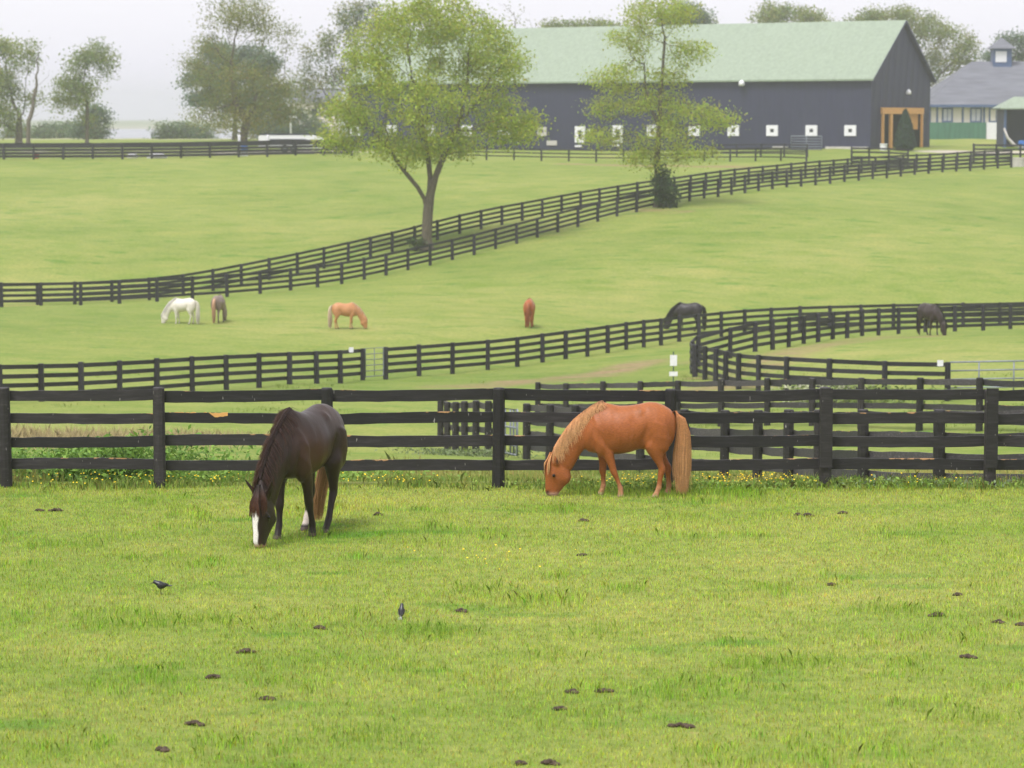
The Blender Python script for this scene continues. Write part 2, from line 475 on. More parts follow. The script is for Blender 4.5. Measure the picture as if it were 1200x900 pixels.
# ------------------------------------------------------------------ ground sheet
def build_ground():
    ys = [-60, -30, 0, 12]
    y = 18.0
    while y < 3000:
        ys.append(y)
        if 39.5 < y < 44: y += 0.35
        elif y < 60: y += 0.8
        elif y < 330: y += 1.3
        else: y *= 1.12
    ys.append(3000)
    ys = np.array(ys)
    inner = np.linspace(-1, 1, 150)
    us = np.r_[[-60, -30, -14, -7, -4, -2.4, -1.6, -1.25], inner, [1.25, 1.6, 2.4, 4, 7, 14, 30, 60]]
    half = np.maximum(0.2 * np.abs(ys), 7.0)
    X = half[:, None] * us[None, :]
    X = np.clip(X, -3000, 3000)
    Y = np.repeat(ys[:, None], len(us), 1)
    Z = ground(X.ravel(), Y.ravel()).reshape(X.shape)
    # soft unevenness
    Z += 0.05 * np.sin(X * 0.9 + 1.3 * np.sin(Y * 0.4)) * np.sin(Y * 0.7 + X * 0.23) * sstep(41.5, 60, Y) 
    nY, nX = X.shape
    V = np.c_[X.ravel(), Y.ravel(), Z.ravel()]
    idx = np.arange(nY * nX).reshape(nY, nX)
    Fq = np.stack([idx[:-1, :-1], idx[:-1, 1:], idx[1:, 1:], idx[1:, :-1]], -1).reshape(-1, 4)
    me = np_mesh('ground', V, Fq, None, True)
    dirt = np.zeros(len(V)); grav = np.zeros(len(V))
    def line(pts, w, arr, amp=1.0):
        pp = []
        for px, py, D in pts:
            z = z_of(py, D); pp.append((x_of(px, D, z), D))
        for a, b in zip(pp[:-1], pp[1:]):
            a = np.array(a); b = np.array(b); ab = b - a
            t = np.clip(((V[:, :2] - a) @ ab) / (ab @ ab), 0, 1)
            d = np.linalg.norm(V[:, :2] - (a + t[:, None] * ab), axis=1)
            arr[:] = np.maximum(arr, amp * (1 - sstep(w * 0.4, w, d)))
    line([(520, 449, 118), (600, 442, 122), (700, 436, 126), (760, 429, 131)], 1.6, dirt, 0.85)
    line([(760, 429, 131), (900, 420, 123)], 1.0, dirt, 0.3)
    line([(830, 440, 120), (845, 437, 120), (870, 430, 121), (925, 415, 128), (990, 404, 136), (1030, 400, 141)], 1.6, dirt, 0.8)
    line([(850, 450, 113), (900, 445, 113)], 2.6, dirt, 0.7)
    line([(1058, 402, 139), (1085, 402, 139)], 1.3, dirt, 0.8)
    line([(670, 192, 266), (780, 195, 262), (880, 196, 258)], 2.2, dirt, 1.1)
    line([(750, 250, 209), (800, 250, 207)], 1.3, dirt, 0.7)
    line([(225, 352, 166), (245, 353, 166)], 0.7, dirt, 0.9)
    line([(-20, 183, 282), (150, 182, 283), (300, 181, 285), (400, 178, 292)], 6.0, grav, 1.0)
    line([(1100, 178, 288), (1200, 176, 292), (1260, 176, 292)], 3.5, grav, 0.9)
    far_tan = sstep(400, 425, V[:, 1]) * (1 - sstep(1500, 1700, V[:, 1])); grav = np.maximum(grav, far_tan * .75)
    ca = me.color_attributes.new('dirt', 'FLOAT_COLOR', 'POINT')
    ca.data.foreach_set('color', np.c_[dirt, grav, np.zeros(len(V)), np.ones(len(V))].astype(np.float32).ravel())
    o = link_mesh('ground', me, M['ground'])
    o['kind'] = 'structure'
build_ground()

# far lake beyond the hilltop
mw, nt_, b_ = new_mat('lake_water')
b_.inputs['Base Color'].default_value = (0.10, 0.13, 0.15, 1); b_.inputs['Roughness'].default_value = 0.12
nw = N(nt_, 'ShaderNodeTexNoise', Scale=0.4, Detail=4.0); bw = N(nt_, 'ShaderNodeBump', Strength=0.15, Distance=0.05)
nt_.links.new(nw.outputs['Fac'], bw.inputs['Height']); nt_.links.new(bw.outputs[0], b_.inputs['Normal'])
lk = MB(); lk.add([(-2800, 405, 2.35), (2800, 405, 2.35), (2800, 1750, 2.35), (-2800, 1750, 2.35)], [(0, 1, 2, 3)])
lo_ = lk.build('lake', mw); lo_['kind'] = 'structure'

# ------------------------------------------------------------------ fences
rng = random.Random(7)
def rail_mesh(name, th, h, seg=1, rough=0.0, seed=0, sag=0.0):
    r = random.Random(seed)
    mb = MB(); rings = []
    for i in range(seg + 1):
        x = -0.5 + i / seg
        e = rough if 0 < i < seg else rough * 0.4
        a, b_, c_, d_ = [r.uniform(-e, e) for _ in range(4)]
        sg = -sag * (1 - (2 * x) ** 2) * (1 + .4 * math.sin(seed * 2.3 + x * 5)); a += sg; b_ += sg; c_ += sg
        rings.append([(x, -th / 2, -h / 2 + a), (x, th / 2, -h / 2 + b_), (x, th / 2, h / 2 + c_), (x, -th / 2, h / 2 + c_ + d_ * 0.5)])
    mb.rings(rings)
    return mb.mesh(name)

def post_mesh(name, r, h, n=8, sq=False, seed=0):
    rr = random.Random(seed)
    mb = MB()
    if sq:
        prof = [(1.0, -0.3), (1.0, h - 0.02), (0.85, h)]
        mb.rings([[(x * r * k, y * r * k, z) for x, y in ((-1, -1), (1, -1), (1, 1), (-1, 1))] for k, z in prof])
    else:
        rings = []
        for z, k in ((-0.3, 1.05), (0.0, 1.04), (h * 0.35, 1.0), (h * 0.75, 0.98), (h - 0.02, 0.96), (h, 0.84)):
            rings.append([(math.cos(2 * math.pi * (i + .5) / n) * r * k * (1 + rr.uniform(-.04, .04)),
                           math.sin(2 * math.pi * (i + .5) / n) * r * k * (1 + rr.uniform(-.04, .04)), z) for i in range(n)])
        mb.rings(rings)
    return mb.mesh(name)

def resample(pts, step):
    pts = [Vector(p) for p in pts]
    # smooth path (Catmull-Rom) then even spacing
    dense = []
    for i in range(len(pts) - 1):
        p0 = pts[max(i - 1, 0)]; p1 = pts[i]; p2 = pts[i + 1]; p3 = pts[min(i + 2, len(pts) - 1)]
        for k in range(12):
            t = k / 12
            dense.append(0.5 * ((2 * p1) + (-p0 + p2) * t + (2 * p0 - 5 * p1 + 4 * p2 - p3) * t * t + (-p0 + 3 * p1 - 3 * p2 + p3) * t ** 3))
    dense.append(pts[-1])
    L = [0.0]
    for a, b in zip(dense[:-1], dense[1:]): L.append(L[-1] + (b - a).length)
    n = max(1, round(L[-1] / step))
    out = []
    j = 0
    for i in range(n + 1):
        s = L[-1] * i / n
        while j < len(L) - 2 and L[j + 1] < s: j += 1
        t = (s - L[j]) / max(1e-9, L[j + 1] - L[j])
        out.append(dense[j].lerp(dense[j + 1], t))
    return out

def board_fence(label, posts_xy, heights, post_meshes, rail_meshes, mat_post, mat_rail, off=0.11, post_h=1.42, skip=(), jitter=0.008, sag=0.0, group=None, name='board_fence'):
    """posts_xy: list of (x, y); heights: rail centre heights above ground"""
    base = posts_xy[0]
    z0 = gz(*base)
    root = empty(name, (base[0], base[1], z0))
    tag(root, label, 'fence', group)
    zs = ground([p[0] for p in posts_xy], [p[1] for p in posts_xy])
    r = random.Random(len(posts_xy) * 13 + int(base[1]))
    for i, (p, z) in enumerate(zip(posts_xy, zs)):
        o = link_mesh('post', r.choice(post_meshes), mat_post, root)
        o.location = (p[0] - base[0], p[1] - base[1], z - z0 + r.uniform(-0.02, 0.02))
        o.rotation_euler = (r.uniform(-.012, .012), r.uniform(-.012, .012), r.uniform(0, 6.28) if len(post_meshes[0].vertices) > 14 else math.atan2(posts_xy[min(i + 1, len(zs) - 1)][1] - posts_xy[max(i - 1, 0)][1], posts_xy[min(i + 1, len(zs) - 1)][0] - posts_xy[max(i - 1, 0)][0]))
    for i in range(len(posts_xy) - 1):
        if i in skip: continue
        a = Vector((*posts_xy[i], zs[i])); b = Vector((*posts_xy[i + 1], zs[i + 1]))
        d = (b - a); flat = Vector((d.x, d.y, 0))
        nrm = Vector((-flat.y, flat.x, 0)).normalized()
        if nrm.y < 0: nrm = -nrm
        L = d.length
        for k, h in enumerate(heights):
            o = link_mesh('rail', r.choice(rail_meshes), mat_rail, root)
            ja, jb = r.uniform(-jitter, jitter), r.uniform(-jitter, jitter)
            dd = d + Vector((0, 0, jb - ja))
            mid = (a + b) / 2 + Vector((0, 0, h + (ja + jb) / 2)) + nrm * (off + 0.004 * ((i + k) % 2))
            rx = dd.normalized(); rz = (Vector((0, 0, 1)) - rx * rx.z).normalized(); ry = rz.cross(rx)
            mt = Matrix((rx, ry, rz)).transposed().to_4x4()
            o.matrix_local = Matrix.Translation(mid - Vector((base[0], base[1], z0))) @ mt @ Matrix.Diagonal((L * r.uniform(1.0, 1.012), 1, 1, 1))
    return root

near_posts = [post_mesh('post', 0.088, 1.42, 10, seed=i) for i in range(3)]
near_rails = [rail_mesh('rail', 0.04, (0.150, 0.158, 0.146, 0.155, 0.160, 0.149)[i], 10, 0.007, i, (.0, .014, .006, -.006, .010, .018)[i]) for i in range(6)]
far_post = [post_mesh('post', 0.115, 1.42, 6, seed=9)]
far_rails = [rail_mesh('rail', 0.04, 0.16)]
H4 = (0.30, 0.63, 0.96, 1.30)

# front fence
fx = [-189, 7, 188, 384, 584, 785, 967, 1160, 1356]
front_xy = [(x_of(px, 40.0), 40.0 + 0.03 * math.sin(i * 2.1)) for i, px in enumerate(fx)]
front = board_fence('black four-board fence standing right behind the two near grazing horses', front_xy, (0.315, 0.65, 0.98, 1.315), near_posts, near_rails, M['post'], M['rail'], off=0.10, jitter=.02)
bat = MB(); bat.box((0, 0, 0), (0.17, 0.03, 1.14))
bat_me = bat.mesh('batten')
for px in (967, 1160):
    o = link_mesh('batten', bat_me, M['post'], front)
    o.location = (x_of(px, 40) - front_xy[0][0], -0.105 + 0.0, 0.86)
# splintered bare edge on one rail
sp = MB()
r_ = random.Random(3)
n_ = 24
x0, x1 = x_of(197, 40.1), x_of(268, 40.1)
lo = [(x0 + (x1 - x0) * i / n_, -0.0225, 0.035 + 0.022 * math.sin(i * .55) * r_.uniform(.2, 1)) for i in range(n_ + 1)]
hi = [(x0 + (x1 - x0) * i / n_, -0.0235, 0.086 + r_.uniform(-.014, .010)) for i in range(n_ + 1)]
hb = [(p[0], 0.021, p[2] - 0.002) for p in hi]
vs_ = lo + hi + hb
fs_ = [(i, i + 1, i + n_ + 2, i + n_ + 1) for i in range(n_)] + [(i + n_ + 1, i + n_ + 2, i + 2 * n_ + 3, i + 2 * n_ + 2) for i in range(n_)]
sp.add([(x - front_xy[0][0], y + 0.085, z + 0.98) for x, y, z in vs_], fs_)
so = sp.build('splintered_edge', M['orange'], front); so['label'] = 'bare orange wood where the board has splintered'

def path_xy(cps):
    out = []
    for px, py, D in cps:
        z = z_of(py, D); out.append((x_of(px, D, z), D, 0))
    return out
def fence_from(label, cps, step=2.44, heights=H4, mp='farfence', mr='farfence', **kw):
    pts = [(p.x, p.y) for p in resample(path_xy(cps), step)]
    return board_fence(label, pts, heights, kw.pop('posts', far_post), kw.pop('rails', far_rails), M[mp], M[mr], **kw), pts

mid_posts = [post_mesh('post', 0.10, 1.42, 8, seed=20 + i) for i in range(2)]
mid_rails = [rail_mesh('rail', 0.04, 0.155, 6, 0.008, 30 + i, (.0, .02, .012)[i]) for i in range(3)]
# paddock fence running back from the near fence (left corner, then the gate gap, then the long run to the right)
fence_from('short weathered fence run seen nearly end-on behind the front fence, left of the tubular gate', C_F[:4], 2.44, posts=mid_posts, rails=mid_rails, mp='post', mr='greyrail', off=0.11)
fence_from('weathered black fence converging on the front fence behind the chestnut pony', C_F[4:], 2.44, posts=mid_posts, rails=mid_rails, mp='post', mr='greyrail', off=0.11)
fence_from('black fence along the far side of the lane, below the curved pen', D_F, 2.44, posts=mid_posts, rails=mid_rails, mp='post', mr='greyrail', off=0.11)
_, a_l = fence_from('black board fence crossing the valley to the left of the wire gate', A_L, 2.44)
_, a_r = fence_from('long black board fence climbing from the wire gate past the far side of the pen', A_R, 2.44)
pen_pts = B_FRONT + B_FAR[1:]
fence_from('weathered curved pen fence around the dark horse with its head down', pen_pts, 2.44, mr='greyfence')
fence_from('lower black fence of the double fence line climbing the hill', N_F, 2.44)
fence_from('upper black fence of the double fence line climbing the hill', F_F, 2.44)
hill_fence = [(-30, 187, 265), (120, 186.5, 266), (240, 185, 268), (330, 183, 270), (412, 182, 272)]
fence_from('solid black board fence along the hilltop beside the white trailer', hill_fence, 2.75, heights=(0.28, 0.58, 0.88, 1.18, 1.40), rails=[rail_mesh('rail', 0.04, 0.25)])
yard = [(538, 186.5, 272), (620, 189, 272.5), (740, 190, 273), (830, 190.5, 271), (945, 189.5, 266)]
fence_from('low three-rail black fence on the grass in front of the long barn', yard, 2.7, heights=(0.40, 0.75, 1.1), posts=[post_mesh('post', 0.09, 1.22, 6, seed=4)], rails=[rail_mesh('rail', 0.04, 0.11)])
pad = [(835, 183, 281), (900, 183, 280), (945, 183, 278)]
fence_from('black rail fence close under the barn wall by the steel gate', [(835, 184.5, 279), (890, 184.5, 278), (946, 184, 276)], 2.6, heights=(0.5, 0.85, 1.2), posts=[post_mesh('post', 0.09, 1.3, 6, seed=4)], rails=[rail_mesh('rail', 0.04, 0.13)])
fence_from('short black rail fence behind the hill fence, below the barn doorway', [(998, 194, 262), (1030, 193, 263), (1064, 193, 262)], 2.2, heights=(0.4, 0.8, 1.25, 1.6), posts=[post_mesh('post', 0.10, 1.75, 6, seed=4)], rails=[rail_mesh('rail', 0.04, 0.16)])
fence_from('black rail fence beside the gravel in front of the grey-roofed stable', [(1141, 190, 272), (1180, 190, 273), (1225, 190, 273)], 2.6, heights=(0.4, 0.85, 1.3, 1.7), posts=[post_mesh('post', 0.11, 1.85, 6, seed=4)], rails=[rail_mesh('rail', 0.04, 0.16)])

# ------------------------------------------------------------------ gates
def tube_gate(label, a, b, h, bars, posts_x, rad=0.025, z_off=0.15, name='tube_gate'):
    a = Vector(a); b = Vector(b)
    root = empty(name, a); tag(root, label, 'gate')
    d = b - a
    fr = MB()
    up = Vector((0, 0, 1))
    fr.tube([up * z_off, up * (z_off + h), d + up * (z_off + h), d + up * z_off, up * z_off], rad * 1.2, 6)
    fr.build('gate_frame', M['galv'], root, True)
    for k in range(bars):
        z = z_off + h * (k + 1) / (bars + 1)
        m = MB(); m.tube([up * z, d + up * z], rad, 6); m.build('bar', M['galv'], root, True)
    for t in posts_x:
        m = MB(); m.tube([d * t + up * z_off, d * t + up * (z_off + h)], rad, 6); m.build('upright', M['galv'], root, True)
    return root
ga, gb = Vector((*a_l[-1], gz(*a_l[-1]))), Vector((*a_r[0], gz(*a_r[0])))
tube_gate('pale galvanised gate closing the gap in the valley fence', ga.lerp(gb, .12), ga.lerp(gb, .9), 1.25, 4, (0.5,), 0.022)
p0 = at(575, 73.2); p1 = at(614, 71.8)
tube_gate('blue-grey tubular steel gate behind the front fence, half hidden by a post', p0 + Vector((.25, -.4, 0)), p1 + Vector((-.18, -.7, 0)), 1.15, 4, (0.3, 0.62, 0.8), 0.03)
p0 = at(1113, 102); p1 = at(1210, 101)
tube_gate('thin grey pipe gate continuing the pen fence', p0, p1, 1.25, 3, (0.35, 0.77), 0.03)
p0 = at(927, 290.5); p1 = at(963, 288.6)
tube_gate('grey steel gate panel standing against the barn wall', p0, p1, 1.35, 4, (0.5,), 0.04, 0.1)

# ------------------------------------------------------------------ small signs
def plate_on(label, loc, w, h, cat='sign', name='sign_plate'):
    mb = MB(); mb.box((0, 0, 0), (w, 0.012, h))
    o = mb.build(name, M['white']); o.location = loc
    tag(o, label, cat); return o
i_ = -2
pa = Vector((*a_l[-1], gz(*a_l[-1])))
plate_on('small white plate on the top rail next to the wire gate', (x_of(412, pa.y - 1.2, pa.z), pa.y - 1.35, z_of(410, pa.y - 1.35)), 0.2, 0.22)
pb = at(1101, 101.9)
plate_on('small white plate on the top rail at the end of the pen fence', (pb.x, pb.y - 0.05, z_of(425.5, 101.9)), 0.22, 0.22)
pc = at(789, 108)
root = empty('sign_post', pc); tag(root, 'two white plates on a thin green post outside the curved pen', 'sign')
mb = MB(); mb.tube([(0, 0, -0.2), (0, 0, 1.72)], 0.028, 6); mb.build('pole', M['greenpost'], root)
mb = MB(); mb.box((0, -0.04, 1.38), (0.27, 0.02, 0.42)); mb.build('upper_plate', M['white'], root)
mb = MB(); mb.box((0, -0.04, 0.86), (0.32, 0.02, 0.17)); mb.build('lower_plate', M['white'], root)

# ------------------------------------------------------------------ barn
BC = Vector((x_of(1020, 290, 2.54), 290, 0)); BC.z = gz(BC.x, 290)
BA = math.radians(32)
BL, BW = 65.0, 15.0
wd = Vector((-math.cos(BA), math.sin(BA), 0)); gd = Vector((math.sin(BA), math.cos(BA), 0))
def along(px, o, d):
    """distance along a wall line at which photo column px meets it"""
    k = (px - 600) / F_PX
    ox, oy = o.x, o.y * math.cos(PITCH) + 2.0 * math.sin(PITCH)
    return (k * oy - ox) / (d.x - k * d.y * math.cos(PITCH))
barn = empty('barn', BC, math.atan2(wd.y, wd.x)); tag(barn, 'long black barn with pale green metal roof and white square windows', 'barn')
# local frame: x along long wall (away to the left), y = local left of wd
sgn = 1.0 if wd.cross(gd).z > 0 else -1.0      # gable direction in local y
def bl(x, y, z): return (x, y * sgn, z)
WH, RH = 7.25, 13.1
BB = -0.6
w = MB()
door0, door1 = along(1032, BC, gd), along(1079, BC, gd)
dh = z_of(126, 293) - BC.z
v = [bl(0, 0, BB), bl(BL, 0, BB), bl(BL, 0, WH), bl(0, 0, WH), bl(0, BW, BB), bl(BL, BW, BB), bl(BL, BW, WH), bl(0, BW, WH), bl(0, BW / 2, RH), bl(BL, BW / 2, RH)]
f = [(0, 1, 2, 3), (4, 7, 6, 5), (1, 5, 6, 9, 2)]
w.add(v, f)
# near gable with a doorway
v = [bl(0, 0, BB), bl(0, door0, BB), bl(0, door0, dh), bl(0, door1, dh), bl(0, door1, BB), bl(0, BW, BB), bl(0, BW, WH), bl(0, BW / 2, RH), bl(0, 0, WH)]
w.add(v, [(0, 1, 2, 8), (2, 3, 6, 7, 8), (3, 4, 5, 6)])
w.build('wall', M['barnwall'], barn)
iw = MB()   # doorway recess: floor, sides, ceiling and back of the aisle
D_ = 16.0
v = [bl(0.02, door0, BB), bl(0.02, door1, BB), bl(0.02, door1, dh), bl(0.02, door0, dh), bl(D_, door0, BB), bl(D_, door1, BB), bl(D_, door1, dh), bl(D_, door0, dh)]
iw.add(v, [(0, 1, 5, 4), (1, 2, 6, 5), (2, 3, 7, 6), (3, 0, 4, 7), (4, 5, 6, 7)])
iw.build('aisle', M['darkopen'], barn)
ov = 0.45
sl = (RH - WH) / (BW / 2)
for side in (0, 1):
    r = MB()
    y_e = -ov if side == 0 else BW + ov
    th = 0.18
    pts = []
    for x in (-ov, BL + ov):
        pts += [bl(x, y_e, WH - ov * sl + 0.12), bl(x, BW / 2, RH + 0.12), bl(x, BW / 2, RH + 0.12 + th), bl(x, y_e, WH - ov * sl + 0.12 + th)]
    r.add(pts, [(0, 1, 2, 3), (4, 7, 6, 5), (3, 2, 6, 7), (0, 3, 7, 4)])
    ro_ = r.build('roof', M['barnroof'], barn)
    sf = MB(); sf.add([pts[0], pts[4], pts[5], pts[1]], [(0, 1, 2, 3)]); sf.build('soffit', M['barnwall'], ro_)
    bg = MB()    # dark barge boards along the gable
    bx0, bx1 = -ov - 0.06, -ov - 0.003
    pts = []
    for x in (bx0, bx1):
        pts += [bl(x, y_e, WH - ov * sl + 0.0), bl(x, BW / 2, RH), bl(x, BW / 2, RH + 0.285), bl(x, y_e, WH - ov * sl + 0.285)]
    bg.add(pts, [(0, 1, 2, 3), (4, 7, 6, 5), (0, 4, 5, 1), (3, 2, 6, 7), (0, 3, 7, 4), (1, 5, 6, 2)])
    bg.build('barge_board', M['barnwall'], barn)
def barn_window(px, py=153, wpx=13, hpx=12.5, door=False, mat='white'):
    t = along(px, BC, wd); D = BC.y + wd.y * t
    s = F_PX / D
    zc = z_of(py, D) - BC.z; ww = wpx / s / math.cos(BA) * 0.98; hh = hpx / s
    m = MB(); iw_, ih = ww * 0.32, hh * (0.32 if not door else 0.5)
    # frame of four boards round a real opening
    yf = -0.05 * 1
    for (cx, cz, bw, bh) in ((0, (hh + ih) / 4, ww, (hh - ih) / 2), (0, -(hh + ih) / 4, ww, (hh - ih) / 2),
                             ((ww + iw_) / 4, 0, (ww - iw_) / 2, ih), (-(ww + iw_) / 4, 0, (ww - iw_) / 2, ih)):
        m.box(bl(t + cx, yf, zc + cz), (bw, 0.1, bh))
    fr = m.build('window', M[mat], barn)
    p = MB(); p.box(bl(t, -0.02, zc), (iw_, 0.03, ih)); p.build('pane', M['glass'], fr)
for px in (417, 459, 504, 547.5, 591, 814, 859.5, 905, 951, 996.5):
    barn_window(px)
barn_window(635.5, 154, 11, 10.5, mat='concrete')
barn_window(764.5, 153, 12, 13)
barn_window(680, 157.5, 12, 19, True)
barn_window(724, 157, 12, 20, True)
for px, py, wp, hp in ((678, 171.2, 9, 2.2), (722, 170.5, 9, 2.2), (647, 167.5, 14, 5.5), (690.5, 152.5, 6, 2)):
    t = along(px, BC, wd); D = BC.y + wd.y * t; s = F_PX / D
    m = MB(); m.box(bl(t, -0.06, z_of(py, D) - BC.z), (wp / s, 0.08, hp / s)); m.build('white_board', M['white' if px != 647 else 'concrete'], barn)
for px0, px1 in ((908, 924), (970, 1003), (1004, 1018)):
    t0, t1 = along(px0, BC, wd), along(px1, BC, wd)
    m = MB(); m.box(bl((t0 + t1) / 2, -0.3, 0.12), (abs(t1 - t0), 0.55, 0.3)); m.build('footing', M['concrete'], barn)
# lamps
t = along(871, BC, wd); m = MB(); m.lathe([(0.05, 0.5), (0.28, 0.35), (0.34, 0.0), (0.22, -0.12)], 10, bl(t, -0.45, 6.7)); m.build('wall_lamp', M['white'], barn, True)
t = along(1060.5, BC, gd); m = MB(); m.lathe([(0.04, 0.45), (0.22, 0.3), (0.3, 0.0), (0.2, -0.1)], 10, bl(-0.35, t, z_of(109, 293) - BC.z)); m.build('gable_lamp', M['white'], barn, True)
# timber door surround
fr = MB(); wdth = door1 - door0
fr.box(bl(-0.15, (door0 + door1) / 2, dh - 0.33), (0.24, wdth + 0.3, 0.66)); lint = fr.build('door_lintel', M['orange'], barn)
for y in (door0 + 0.15, door0 + wdth * 0.21, door1 - 0.15):
    m = MB(); m.box(bl(-0.15, y, (dh - 0.68 + BB) / 2), (0.22, 0.30 if y != door0 + wdth * 0.21 else 0.55, dh - 0.68 - BB)); m.build('door_post', M['orange'], barn)
m = MB(); m.box(bl(0.25, door1 - wdth * 0.17, dh * 0.66), (0.1, wdth * 0.28, dh * 0.38)); m.build('door_panel', M['orange'], barn)
m = MB(); m.box(bl(-0.45, -1.5 + 0.6, 0), (0.01, 0.01, 0.01))

# white tub beside the door
pt = at(1035.5, 288.5)
m = MB(); m.lathe([(0.36, -0.05), (0.38, 0.5), (0.42, 0.62), (0.42, 0.68), (0.36, 0.68), (0.34, 0.2)], 12); o = m.build('white_tub', M['white']); o.location = pt
tag(o, 'white tub standing at the corner of the barn doorway', 'tub')
pt = at(1194, 262)
m = MB(); m.lathe([(0.62, -0.1), (0.64, 0.5), (0.68, 0.78), (0.68, 0.86), (0.6, 0.86), (0.56, 0.2)], 14); o = m.build('water_trough', M['concrete']); o.location = pt
tag(o, 'pale round water trough at the end of the hill fence', 'trough')

# ------------------------------------------------------------------ stable with grey hip roof
sb = at(1087, 335); ST = empty('stable', (sb.x, 335, sb.z)); tag(ST, 'cream stable with grey hipped roof, blue trim and a cupola', 'building')
s_ = F_PX / 335
SW, SD = 26.0, 16.0
EH = z_of(123, 335) - sb.z
m = MB(); m.box((SW / 2, SD / 2, EH / 2 - 0.5), (SW, SD, EH + 1)); m.build('wall', M['cream'], ST)
RHh = z_of(72, 343) - sb.z
m = MB()
e = 0.6
v = [(-e, -e, EH + .02), (SW + e, -e, EH + .02), (SW + e, SD + e, EH + .02), (-e, SD + e, EH + .02), (6.4, SD / 2, RHh), (SW - 6.4, SD / 2, RHh)]
m.add(v, [(0, 1, 5, 4), (1, 2, 5), (2, 3, 4, 5), (3, 0, 4), (0, 3, 2, 1)]); roof = m.build('roof', M['greytile'], ST)
m = MB(); m.box((SW / 2, -e - 0.05, EH - 0.12), (SW + 2 * e, 0.12, 0.32)); m.build('fascia', M['bluetrim'], ST)
m = MB(); m.box((-e - 0.05, SD / 2, EH - 0.12), (0.12, SD + 2 * e + 0.1, 0.32)); m.build('fascia', M['bluetrim'], ST)
for px, wpx, mt in ((1110, 9, 'paleglass'), (1143.5, 10, 'paleglass'), (1167, 13, 'cream')):
    x = x_of(px, 335, 5) - sb.x; ww = wpx / s_; zt = z_of(127, 335) - sb.z; zb = z_of(142.5, 335) - sb.z
    fr = MB()
    for bx, bz, bw, bh in ((0, zt, ww + .35, .16), (0, zb, ww + .35, .16), (-ww / 2 - .1, (zt + zb) / 2, .18, zt - zb - .165), (ww / 2 + .1, (zt + zb) / 2, .18, zt - zb - .165), (0, (zt + zb) / 2, .08, zt - zb - .165)):
        fr.box((x + bx, -0.06, bz), (bw, .1, bh))
    fo = fr.build('window', M['bluetrim'], ST)
    m = MB(); m.box((x, -0.03, (zt + zb) / 2), (ww, .05, zt - zb - .17)); m.build('pane', M[mt], fo)
for px in (1089.5, 1098, 1128, 1153):
    x = x_of(px, 335, 5) - sb.x
    m = MB(); m.box((x, -0.05, EH / 2 + .6), (.22, .1, EH - 1.6)); m.build('trim_board', M['bluetrim'], ST)
zt = z_of(143.5, 335) - sb.z
x0, x1 = x_of(1087, 335, 5) - sb.x, x_of(1155, 335, 5) - sb.x
m = MB(); m.box(((x0 + x1) / 2, -0.35, zt / 2 - .4), (x1 - x0, 0.12, zt + .8)); m.build('green_boarding', M['greenboard'], ST)
x0, x1 = x_of(1155, 335, 5) - sb.x + .05, x_of(1195, 335, 5) - sb.x
m = MB(); m.box(((x0 + x1) / 2, -0.2, zt / 2 - .4), (x1 - x0, 0.2, zt + .8)); m.build('white_boarding', M['white'], ST)
# cupola
cx = x_of(1173, 343, 12) - sb.x; cz = RHh - 1.1
m = MB(); m.box((cx, SD / 2, cz + 1.15), (2.2, 2.2, 2.9)); cu = m.build('cupola', M['bluetrim'], ST)
m = MB(); m.box((cx - 0.2, SD / 2 - 1.12, cz + 1.65), (1.35, .06, 1.3)); m.build('louvre', M['white'], cu)
m = MB(); m.box((cx + 1.12, SD / 2, cz + 1.65), (.06, 1.3, 1.2)); m.build('louvre', M['white'], cu)
zc = cz + 2.62
m = MB(); v = [(cx - 1.6, SD / 2 - 1.6, zc), (cx + 1.6, SD / 2 - 1.6, zc), (cx + 1.6, SD / 2 + 1.6, zc), (cx - 1.6, SD / 2 + 1.6, zc), (cx, SD / 2, zc + 1.35)]
m.add(v, [(0, 1, 4), (1, 2, 4), (2, 3, 4), (3, 0, 4), (0, 3, 2, 1)]); m.build('cupola_roof', M['greytile'], cu)

# green-roofed open shed
sh = at(1176, 302); SH = empty('open_shed', sh); tag(SH, 'small open-fronted shed with pale green roof beside the stable', 'shed')
shw, shd = 6.5, 4.5
eh = z_of(128, 302) - sh.z; rh = z_of(114.5, 302) - sh.z
m = MB(); m.box((shw / 2, shd, eh / 2 - .2), (shw, .12, eh + .4)); m.box((0.06, shd / 2, eh / 2 - .2), (.12, shd, eh + .4)); m.box((shw - .06, shd / 2, eh / 2 - .2), (.12, shd, eh + .4)); m.build('wall', M['barnwall'], SH)
m = MB()
v = [(-.5, -.6, eh), (shw + .5, -.6, eh), (shw + .5, shd / 2, rh), (-.5 + 1.9, shd / 2, rh), (shw + .5, shd + .5, eh), (-.5, shd + .5, eh)]
v2 = [(a, b, c + .12) for a, b, c in v]
m.add(v + v2, [(6, 7, 8, 9), (9, 8, 10, 11), (6, 9, 11), (0, 3, 2, 1), (3, 5, 4, 2), (0, 5, 3), (0, 1, 7, 6)]); m.build('roof', M['barnroof'], SH)
m = MB(); m.box((0.12, 0, eh / 2 - .2), (.24, .24, eh + .38)); m.build('post', M['bluetrim'], SH)
pt = at(1184, 298.5)
m = MB(); m.tube([(-.9, 0, 2.2), (-.5, .1, 1.2), (.2, 0, .4), (1.2, 0, .15)], [.1, .16, .2, .12], 6); o = m.build('hose_coil', M['concrete'], None, True); o.location = pt + Vector((0.2, 0, 0)); tag(o, 'grey hose draped at the mouth of the open shed', 'hose')
pt = at(1198, 299)
m = MB(); m.lathe([(0.4, 0), (0.45, .7), (.42, .9), (.1, .92)], 10); o = m.build('barrel', M['blue']); o.location = pt; tag(o, 'blue barrel inside the open shed', 'barrel')

